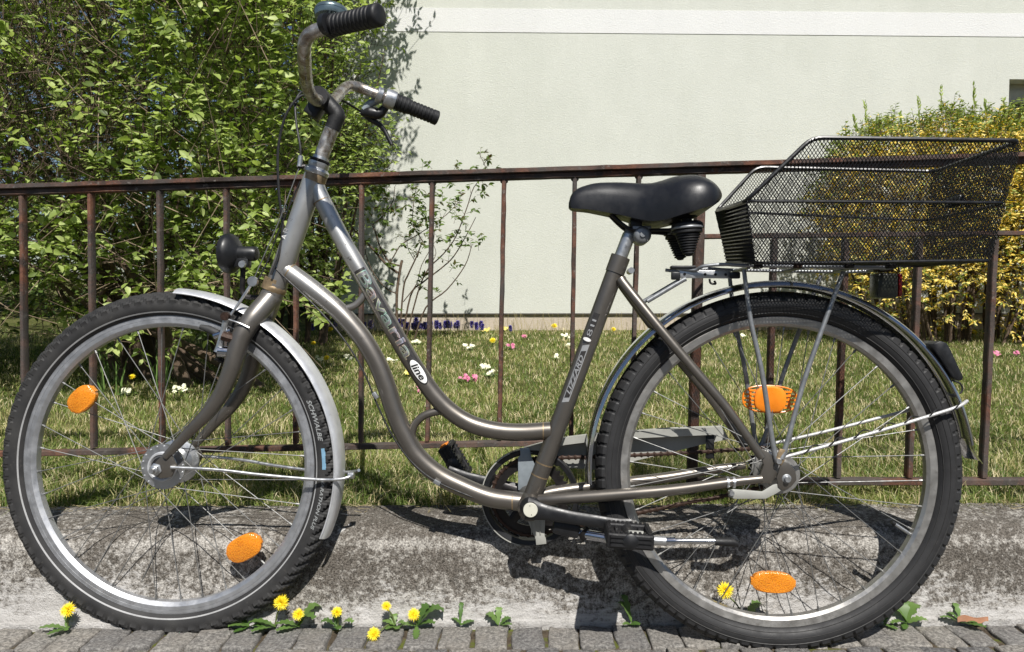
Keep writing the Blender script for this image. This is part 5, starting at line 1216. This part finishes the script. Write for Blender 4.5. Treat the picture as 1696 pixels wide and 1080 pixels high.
# upright green shoots above the forsythia
S, D, Ln_ = [], [], []
for (x, yb, yt) in ((1415, 222, 196), (1432, 215, 172), (1452, 215, 200), (1521, 208, 165), (1558, 200, 148), (1612, 190, 142), (1631, 190, 170), (1662, 200, 168), (1490, 205, 190)):
    a = np.array(at(x + 4, yb + 10, YF)); b = np.array(at(x, yt, YF)); S.append(a); D.append(b - a); Ln_.append(np.linalg.norm(b - a))
S, D, Ln_ = map(np.array, (S, D, Ln_)); Dn = D / Ln_[:, None]
root = bpy.data.objects['forsythia_bush']; B = np.array(bf); V_, T_ = wisp(S - B, S + D - B, .0028, .0015); link('shoot', npmesh('shoot', V_, T_, 'bark_light'), root)['kind'] = 'stuff'
LP, LD = [], []
for s_, d_, l_ in zip(S, Dn, Ln_):
    for q in range(16):
        t = .35 + .65 * (q // 2) / 7; a = rng.uniform(0, 6.3); LP.append(s_ + d_ * l_ * t); LD.append([math.cos(a) * .5, math.sin(a) * .3, 1])
V_, T_ = leaves(np.array(LP) - B, np.array(LD), rng.normal(size=(len(LP), 3)) + np.array([[0, -1, .2]]), .035, .013); link('shoot_leaves', npmesh('shoot_leaves', V_, T_, 'shrub_leaf', np.repeat(rng.uniform(.3, .9, len(LP)), 8)), root)['kind'] = 'stuff'

# unseen hedge added behind the camera to darken chrome and paint reflections, cut fill
g = G(); nx_ = 60; vs_ = []
for i in range(nx_ + 1):
    for j in range(9):
        x = -14 + 28 * i / nx_; a = j / 8 * math.pi; q = Vector((x, math.cos(a) * .9, math.sin(a) ** .6 * 2.6)); d = mnoise.noise(q * 1.7) * .35 + mnoise.noise(q * 5) * .15
        vs_.append((q.x, q.y + d, max(-.06, q.z + d)))
g.add(vs_, [(i * 9 + j, i * 9 + 9 + j, i * 9 + 10 + j, i * 9 + 1 + j) for i in range(nx_) for j in range(8)]); g.v = [(a, b, c) for a, b, c in g.v]
o = g.build('unseen_hedge', 'unseen_hedge', None, loc=(0, -8.5, 0)); tag(o, 'unseen dark hedge added behind the camera to darken reflections', 'hedge')
# ---- grass
def grass(n, yr, hs, ws, name, label, pw=1.6, edge=False, mean=None):
    u = rng.uniform(0, 1, n); a, b = yr[0] ** (1 - pw), yr[1] ** (1 - pw); y = (a + u * (b - a)) ** (1 / (1 - pw))
    x = rng.uniform(-.95, .95, n) * y
    y0 = kerb_y(x) + .155; y = np.maximum(y, y0 + np.abs(rng.normal(0, .015, n)) * (y < y0 + .02) + 0)
    z = lawn_z(y) - .004
    cl_ = np.array([mnoise.noise((a * 7, b * 7, 3)) for a, b in zip(x, y)]); cl2 = np.array([mnoise.noise((a * 2.2, b * 2.2, 8)) for a, b in zip(x, y)])
    h = rng.uniform(*hs, n) * (1 + .7 * cl_) * (1 + .03 * y); ww = ws * rng.uniform(.7, 1.4, n) * (.55 + .28 * y)
    th = rng.uniform(0, 2 * math.pi, n); ln = np.abs(rng.normal(.75, .5, n)); lx, ly = np.cos(th) * ln, np.sin(th) * ln
    fa = rng.uniform(0, math.pi, n); sx, sy = np.cos(fa) * ww / 2, np.sin(fa) * ww / 2 * .6
    P0 = np.stack([x, y, z], 1); W_ = np.stack([sx, sy, np.zeros(n)], 1)
    P1 = P0 + np.stack([lx * h * .35, ly * h * .35, h * .6], 1); P2 = P0 + np.stack([lx * h * 1.1, ly * h * 1.1, h * (1.0 - .25 * ln)], 1)
    V_ = np.stack([P0 - W_, P0 + W_, P1 - W_ * .8, P1 + W_ * .8, P2], 1).reshape(-1, 3)
    T_ = (np.array([(0, 1, 3), (0, 3, 2), (2, 3, 4)])[None] + (np.arange(n) * 5)[:, None, None]).reshape(-1, 3)
    r_ = np.clip(rng.beta(2, 2.4, n) * .75 + .38 * cl2, 0, .7); dry = rng.uniform(0, 1, n) < (.32 + .40 * cl_); r_ = np.where(dry, rng.uniform(.68, 1, n), r_)
    o = link(name, npmesh(name, V_, T_, 'grass_blade', np.repeat(r_, 5))); tag(o, label, 'grass', kind='stuff'); return o
grass(190000, (1.58, 6.02), (.014, .036), .0021, 'lawn_grass', 'spring lawn of green and straw-dry grass between railing and house', 1.5)
grass(34000, (1.58, 2.05), (.024, .066), .0022, 'kerb_grass', 'longer mixed green and dry grass along the back of the kerb', 1.3)
# strands lying over the kerb top
n = 260; x = rng.uniform(-1.3, 1.3, n); P0 = np.stack([x, kerb_y(x) + .165 + rng.uniform(0, .02, n), np.full(n, .182)], 1); P1 = P0 + np.stack([rng.normal(0, .035, n), -rng.uniform(.005, .055, n), rng.uniform(.004, .02, n)], 1)
V_, T_ = wisp(P0, P1, .0009, .0004); o = link('dry_stalks', npmesh('dry_stalks', V_, T_, 'grass_blade', np.full(len(V_), .93))); tag(o, 'dry grass stalks hanging over the back edge of the kerb', 'grass', kind='stuff')
# seed stalks in front of the wall
n = 420; x = ray_np(rng.uniform(560, 1340, n), np.full(n, 545.), 5.9)[:, 0]; y = rng.uniform(5.6, 6.0, n); P0 = np.stack([x, y, lawn_z(y)], 1); P1 = P0 + np.stack([rng.normal(0, .03, n), rng.normal(0, .02, n), rng.uniform(.06, .17, n)], 1)
V_, T_ = wisp(P0, P1, .0016, .0012); o = link('seed_stalks', npmesh('seed_stalks', V_, T_, 'grass_blade', np.full(len(V_), .8))); tag(o, 'thin dry seed stalks standing before the beige plinth', 'grass', kind='stuff')

# ---- flowers
def dandelion_head(r_, parent, loc, tilt):
    P_, D_, N_, Ln, Rn = [], [], [], [], []
    for ringi, (cnt, el, l) in enumerate(((26, 8, 1.0), (22, 26, .92), (18, 45, .78), (12, 66, .62))):
        for q in range(cnt):
            a = 2 * math.pi * (q + .5 * (ringi % 2)) / cnt + random.uniform(-.08, .08); e = R(el + random.uniform(-9, 9))
            d = (math.cos(a) * math.cos(e), math.sin(a) * math.cos(e), math.sin(e)); P_.append((0, 0, 0)); D_.append(d); N_.append((-math.cos(a) * math.sin(e), -math.sin(a) * math.sin(e), math.cos(e))); Ln.append(r_ * l * random.uniform(.88, 1.08)); Rn.append(random.random())
    Ln = np.array(Ln); V_, T_ = leaves(P_, D_, N_, Ln, r_ * .19)
    o = link('flower_head', npmesh('flower_head', V_, T_, 'dandelion_petal', np.repeat(Rn, 8)), parent, loc, tilt)
    g = G(); g.lathe([(-.55 * r_, .08 * r_), (-.5 * r_, .25 * r_), (-.2 * r_, .34 * r_), (.05 * r_, .30 * r_)], (0, 0, 0), (0, 0, 1), 10); s_ = g.build('sepals', 'flower_stem', parent, loc=loc); s_.rotation_euler = tilt
def toothed_leaf(g, base, ang_, ln, wd, lift=.25):
    wd = wd * 1.35
    n = 9; vs_ = []; d = Vector((math.cos(ang_), math.sin(ang_), 0)); s_ = Vector((-d.y, d.x, 0))
    for i in range(n + 1):
        t = i / n; c = Vector(base) + d * ln * t + Vector((0, 0, lift * ln * math.sin(t * 2.2) + .002)); w_ = wd * (math.sin(min(1, t * 1.15) * math.pi * .85) ** .7 if t > 0 else .1) * (1 if i % 2 else .55)
        vs_ += [c - s_ * w_ + Vector((0, 0, .15 * w_)), c, c + s_ * w_ + Vector((0, 0, .15 * w_))]
    fs = []
    for i in range(n): a = i * 3; fs += [(a, a + 3, a + 4, a + 1), (a + 1, a + 4, a + 5, a + 2)]
    g.add(vs_, fs)
def leaf_parts(parent, lst):
    for (base, a, ln, wd, lift) in lst:
        g = G(); toothed_leaf(g, base, a, ln, wd, lift); o = g.build('leaf', 'weed_leaf', parent, smooth=True, angle=70)
        at_ = o.data.attributes.new('rnd', 'FLOAT', 'POINT'); v = random.random(); at_.data.foreach_set('value', [v] * len(o.data.vertices))
def weed(px, py_base, heads, lvs, label, cat='dandelion', name='dandelion', group='dandelions growing in the joint at the kerb foot', dy=.008):
    x0 = on_z(px, 1043, 0).x; yb = kerb_y(x0) - dy; base = Vector(at(px, 1040, yb)); base.z = 0.002
    root = empty(name, tuple(base)); tag(root, label, cat, group)
    for (hx, hy, rpx, tl) in heads:
        yy = yb - .012 if hy < 1040 else on_z(hx, hy, .014).y; p = Vector(at(hx, hy, yy)) - base; r_ = rpx * yy / F
        g = G(); g.tube([Vector((0, 0, 0)), Vector((p.x * .4, -.004, p.z * .55)), p - Vector((0, 0, r_ * .4))], .0016, 6, smooth=5); g.build('stem', 'flower_stem', root)
        dandelion_head(r_ * random.uniform(.9, 1.04), root, tuple(p), (tl[0] + R(random.uniform(-12, 8)), tl[1] + R(random.uniform(-8, 8)), tl[2] + R(random.uniform(-14, 14))))
    leaf_parts(root, [((random.uniform(-.004, .004), -.004, .001), R(a), l, w_, li) for (a, l, w_, li) in lvs]); return root
FT = (R(58), 0, R(8)); FT2 = (R(75), 0, R(-15)); FT3 = (R(40), 0, R(20))
weed(112, 1045, [(113, 1010, 15, FT)], [(195, .045, .008, .15), (240, .035, .007, .05), (-60, .03, .006, .3), (100, .02, .006, 1.2)], 'dandelion at far left beside the front tyre, one long leaf to the left')
weed(455, 1045, [(466, 998, 14, FT2)], [(190, .05, .008, .3), (170, .045, .008, .15), (220, .04, .007, .1)], 'dandelion in the shade just right of the front tyre')
weed(496, 1040, [(494, 1018, 12.5, FT)], [(190, .045, .009, .25), (-20, .04, .011, .7), (30, .045, .012, .8), (215, .04, .008, .1)], 'dandelion with broad upright leaf, second in the sun from the front tyre')
weed(560, 1038, [(558, 1014, 11.5, FT3)], [(190, .028, .009, .5), (-15, .03, .009, .5), (-60, .022, .008, .2), (100, .025, .008, 1.0)], 'compact dandelion midway between the two wheels on the left side')
weed(655, 1035, [(640, 1004, 9.5, FT3), (619, 1050, 13, (R(50), R(-10), 0))], [(170, .03, .008, .3), (-20, .022, .008, .5), (-70, .02, .008, .2), (100, .02, .007, .9), (230, .02, .007, .1)], 'dandelion plant with two blooms, one lying on a paving stone')
weed(690, 1035, [(685, 1018, 13, FT)], [(5, .05, .014, .7), (-10, .035, .009, .3), (-85, .045, .006, -.1), (40, .035, .01, 1.0), (190, .03, .008, .2)], 'largest-leaved dandelion below the pale patch of kerb, right of the double-bloomed one')
weed(1235, 1035, [(1201, 978, 15, FT2)], [(10, .04, .012, 1.0), (200, .03, .008, .4)], 'dandelion seen through the spokes of the rear wheel')
def plain_weed(px, lvs, label, dy=.006): weed(px, 1036, [], lvs, label, 'weed', 'weed', 'small weeds in the kerb joint', dy)
plain_weed(765, [(150, .025, .004, .4), (20, .028, .006, .2), (85, .03, .004, 1.2)], 'sparse three-leaf weed in the joint, left of the middle')
plain_weed(828, [(160, .028, .009, .7), (85, .022, .006, 1.3), (20, .024, .007, .5), (-10, .02, .006, .2)], 'small round-leaved weed below the chainring shadow')
plain_weed(1045, [(150, .035, .006, 1.1), (120, .04, .006, 1.2), (-20, .02, .009, .2), (200, .02, .006, .2)], 'pale green weed in the joint beside the pedal shadow')
plain_weed(1500, [(30, .04, .012, .8), (80, .035, .010, 1.0), (150, .035, .009, .7), (-10, .035, .010, .3), (200, .04, .007, .2), (240, .03, .006, .0)], 'leafy weed where the rear tyre meets the kerb foot')
plain_weed(1462, [(60, .02, .006, .6), (200, .035, .006, .2), (-60, .03, .006, .0)], 'shaded weed under the rear tyre edge')
plain_weed(1590, [(170, .035, .005, .3), (90, .03, .005, 1.0), (-40, .04, .008, .1), (-15, .028, .007, .2), (140, .025, .005, .6)], 'spreading weed at the right beside the dry brown leaf')
plain_weed(415, [(200, .04, .007, .2), (160, .035, .006, .3), (-20, .03, .006, .2), (230, .03, .006, .0)], 'low jagged weed in the shade under the front tyre')
g = G(); b = on_z(1612, 1037, 0); vs_ = []
n = 10
for i in range(n + 1):
    t = i / n; w_ = .007 * math.sin(t * math.pi) ** .7 + .0005
    vs_ += [(-.03 + .06 * t, -w_, .003 + .004 * math.sin(t * 9)), (-.03 + .06 * t, 0, .009), (-.03 + .06 * t, w_, .012 + .003 * math.sin(t * 7))]
g.add(vs_, [(i * 3 + j, i * 3 + 3 + j, i * 3 + 4 + j, i * 3 + 1 + j) for i in range(n) for j in range(2)])
o = g.build('dry_leaf', 'dry_leaf', None, loc=(b.x, kerb_y(b.x) - .012, .004)); tag(o, 'curled reddish-brown dry leaf lying at the kerb foot on the right', 'leaf')
# lawn flowers: low primrose-like clusters and single dandelions
def ground_at(px, py):
    d = ray(px, py); t = 2.0
    for _ in range(40): 
        p = Vector((0, 0, H)) + d * t; e = p.z - gz(p.y); t += e / max(.02, -(d.z - .0405 * d.y)); 
    return Vector((0, 0, H)) + d * t
def bloom_cluster(px, py, wpx, kind, label, group=None, n=7, name='primrose', cat='primrose', lift=.02):
    y_min = min(py, 900); p = ground_at(px, max(py, 548)) if py >= 546 else Vector(at(px, 548, 5.75)); p.z = gz(p.y); d = p.y
    root = empty(name, tuple(p)); tag(root, label, cat, group); P_, D_, N_, Ln, Rn = [], [], [], [], []
    hgt = max(.02, (max(py, 548) - py) * d / F + lift)
    for q in range(n):
        c = np.array([random.uniform(-.5, .5) * wpx * d / F, random.uniform(-.02, .02), hgt + random.uniform(-.012, .012)]); nn = np.array([random.uniform(-.4, .4), -.8, .6]); nn /= np.linalg.norm(nn)
        u = np.cross(nn, [0, 0, 1.]); u /= np.linalg.norm(u); v = np.cross(nn, u)
        for k in range(6):
            a = k * math.pi / 3; P_.append(c); D_.append(u * math.cos(a) + v * math.sin(a) + nn * .25); N_.append(nn); Ln.append(.0125 * random.uniform(.85, 1.15) * (d / 4.2) ** .4); Rn.append(random.random())
    Ln = np.array(Ln); V_, T_ = leaves(P_, D_, N_, Ln, Ln * .9); link('blossoms', npmesh('blossoms', V_, T_, kind, np.repeat(Rn, 8)), root)['kind'] = 'stuff'
    g = G()
    for q in range(4): toothed_leaf(g, (0, 0, 0), random.uniform(0, 6.3), .05, .012, .25)
    o = g.build('leaves', 'weed_leaf', root); a_ = o.data.attributes.new('rnd', 'FLOAT', 'POINT'); a_.data.foreach_set('value', [.5] * len(o.data.vertices)); o['kind'] = 'stuff'
for (px, py, w_, k, l, n) in ((685, 624, 28, 'petal_yellow', 'pale yellow primrose clump behind the oval badge of the bicycle frame', 16), (774, 633, 30, 'petal_pink', 'deep pink primrose clump in the lawn centre', 14), (697, 650, 8, 'petal_pink', 'single magenta primrose beside the down-curve of the top tube', 4), (804, 614, 15, 'petal_white', 'cream primrose clump right of the pink one, upper', 9), (811, 625, 10, 'petal_white', 'small cream primrose just below the upper cream clump', 5), (648, 601, 22, 'petal_white', 'white primroses behind the down tube, right pair', 6), (577, 598, 10, 'petal_white', 'white primrose close to the down tube on its left', 5), (690, 571, 14, 'petal_white', 'cream primrose left of the top tube lettering end', 6), (775, 580, 20, 'petal_white', 'row of small cream primroses before the hyacinths', 6), (869, 562, 8, 'petal_pink', 'small pink primrose right of the thin middle bar', 4), (846, 579, 10, 'petal_pink', 'faint pink primroses below the yellow border flowers', 4), (938, 561, 16, 'petal_white', 'cream primroses left of the seat tube, upper', 6), (941, 576, 14, 'petal_white', 'cream primroses left of the seat tube, lower', 6), (921, 597, 5, 'petal_white', 'single white daisy-like bloom left of the seat tube', 3), (805, 545, 14, 'petal_yellow', 'pale yellow narcissi at the foot of the plinth, left', 7), (835, 549, 14, 'petal_yellow', 'bright yellow flowers at the foot of the plinth, middle', 8), (208, 656, 14, 'petal_white', 'cream primrose seen through the front wheel, left', 7), (300, 652, 18, 'petal_white', 'cream primrose seen through the front wheel, right', 10), (1650, 592, 24, 'petal_pink', 'pink primroses at the far right of the lawn', 9), (1682, 590, 8, 'petal_pink', 'lone pink primrose at the right edge', 4), (531, 600, 14, 'petal_white', 'small white primrose left of the lower cross tube', 5), (1230, 560, 10, 'petal_white', 'white bloom near the wall seen above the rear rim', 3)):
    bloom_cluster(px, py, w_, k, l, 'primroses in the lawn', n)
for (px, py, r_, l) in ((219, 636, 6, 'dandelion in the lawn through the front wheel, upper left'), (217, 637 - 22, 5, 'dandelion in the lawn above the front reflector line'), (302, 592, 6, 'dandelion in the lawn below the front brake'), (541, 602, 6, 'dandelion in the lawn left of the down tube'), (519, 576, 5, 'dandelion in the lawn beside the front mudguard'), (547, 551, 6, 'dandelion near the hyacinths left of the top tube'), (816, 571, 6, 'dandelion in the lawn beside the thin middle bar'), (918, 544, 6, 'dandelion by the plinth left of the seat tube'), (1351, 545, 6, 'dandelion by the plinth above the rear wheel'), (1554, 551, 6, 'dandelion below the forsythia, left of two bars'), (1611, 556, 7, 'dandelion below the forsythia between the last two bars'), (1682, 546, 6, 'upper dandelion at the right edge of the lawn'), (1671, 552, 5, 'left dandelion at the right edge of the lawn'), (1684, 556, 6, 'lower dandelion at the right edge of the lawn'), (1016, 551, 5, 'dandelion by the plinth right of the seat tube')):
    p = ground_at(px, max(py + 4, 549)); root = empty('dandelion', tuple(p)); tag(root, l, 'dandelion', 'dandelions in the lawn'); rr_ = r_ * p.y / F; top_ = Vector(at(px, py, p.y - .02)) - p
    top_.z = max(top_.z, .045); dandelion_head(rr_, root, tuple(top_), (R(40), 0, 0)); g = G(); g.tube([Vector((0, 0, 0)), top_], .0018, 5, smooth=0); g.build('stem', 'flower_stem', root)
# grape hyacinths
def muscari():
    P_, D_, N_, Rn = [], [], [], []
    for lv in range(9):
        for q in range(7): a = q * 2 * math.pi / 7 + lv * .4; r_ = .011 * math.sin(.35 + lv / 9 * 2.5); P_.append((r_ * .5 * math.cos(a), r_ * .5 * math.sin(a), .055 + lv * .0065)); D_.append((math.cos(a), math.sin(a), -.35 + lv * .12)); N_.append((0, 0, 1)); Rn.append(random.random())
    for q in range(30): a = q * 2.4; P_.append((0, 0, .052 + q * .0018)); D_.append((math.cos(a) * .5, math.sin(a) * .5, .8)); N_.append((-math.cos(a), -math.sin(a), .5)); Rn.append(random.random())
    V_, T_ = leaves(P_, D_, N_, .0115, .012); V2, T2 = leaves([p for p in P_], D_, [(math.sin(i), math.cos(i), .3) for i in range(len(P_))], .0115, .010)
    return npmesh('flower_spike', np.concatenate([V_, V2]), np.concatenate([T_, T2 + len(V_)]), 'muscari_bell', np.concatenate([np.repeat(Rn, 8)] * 2))
mm_ = muscari(); sg = G(); sg.tube([(0, 0, 0), (0, 0, .06)], .0022, 5, smooth=0); st_o = None
mus_px = [(378, 548), (520, 552), (536, 549), (556, 556), (573, 553), (590, 550), (600, 549)] + [(612 + 0 * i, 546) for i in range(1)] + [(665, 549), (672, 551), (679, 547), (686, 549), (692, 545), (697, 553), (700, 548), (704, 556), (690, 559), (684, 555), (712, 553), (723, 549), (731, 556), (735, 550), (738, 561), (747, 552), (752, 556), (758, 553), (782, 552), (791, 553), (794, 551), (797, 555), (847, 555), (676, 556), (708, 549), (743, 546), (668, 545), (567, 548), (583, 556), (655, 552)]
mus_px.sort()
ORD = 'leftmost second third fourth fifth sixth seventh eighth ninth tenth eleventh twelfth thirteenth fourteenth fifteenth sixteenth seventeenth eighteenth nineteenth twentieth twenty-first twenty-second twenty-third twenty-fourth twenty-fifth twenty-sixth twenty-seventh twenty-eighth twenty-ninth thirtieth thirty-first thirty-second thirty-third thirty-fourth thirty-fifth thirty-sixth thirty-seventh thirty-eighth thirty-ninth fortieth'.split()
HY = ['violet-blue grape hyacinth, ' + (ORD[i] + (' from the left' if i else '')) + ' in the row along the plinth' for i in range(len(mus_px))]
HY[-1] = 'lone violet-blue grape hyacinth at the right end, beside the thin middle railing bar'
for i, (px, py) in enumerate(mus_px):
    y_ = random.uniform(5.6, 5.85); b = Vector(at(px, 560, y_)); b.z = gz(y_); s_ = (py < 550) * .2 + random.uniform(.85, 1.15)
    root = empty('grape_hyacinth', tuple(b), (R(random.uniform(-10, 10)), R(random.uniform(-14, 14)), random.uniform(0, 6)))
    tag(root, HY[i], 'hyacinth', 'grape hyacinths along the plinth'); root.scale = (1.1 * s_, 1.1 * s_, .84 * s_)
    link('flower_spike', mm_, root)
    if st_o is None: st_o = sg.build('stem', 'flower_stem', root)
    else: o = st_o.copy(); COL.objects.link(o); o.parent = root
# narcissus-like leaves under the left shrub
g = G()
for q in range(26):
    px = random.choice([random.uniform(165, 200), random.uniform(255, 280)]); y_ = random.uniform(3.0, 3.4); b = Vector((at(px, 560, y_).x, y_, gz(y_))); e = b + Vector((random.uniform(-.05, .05), 0, random.uniform(.08, .16))); s_ = Vector((.004, 0, 0))
    g.add([b - s_, b + s_, e + s_ * .6, e - s_ * .6, e + Vector((random.uniform(-.02, .02), 0, .02))], [(0, 1, 2, 3), (3, 2, 4)])
o = g.build('bulb_leaves', 'weed_leaf', None, smooth=False); a_ = o.data.attributes.new('rnd', 'FLOAT', 'POINT'); a_.data.foreach_set('value', [.9] * len(o.data.vertices)); tag(o, 'strap-like pale green bulb leaves under the left shrub', 'bulb leaves', kind='stuff')
print('leaves', c1, c2, c3, c4, c5, 'bike ground', BO, 'front z', FC.z, 'rear z', RC.z, 'wheelbase', (RC - FC).length, 'grip z', (BM @ GA).z)
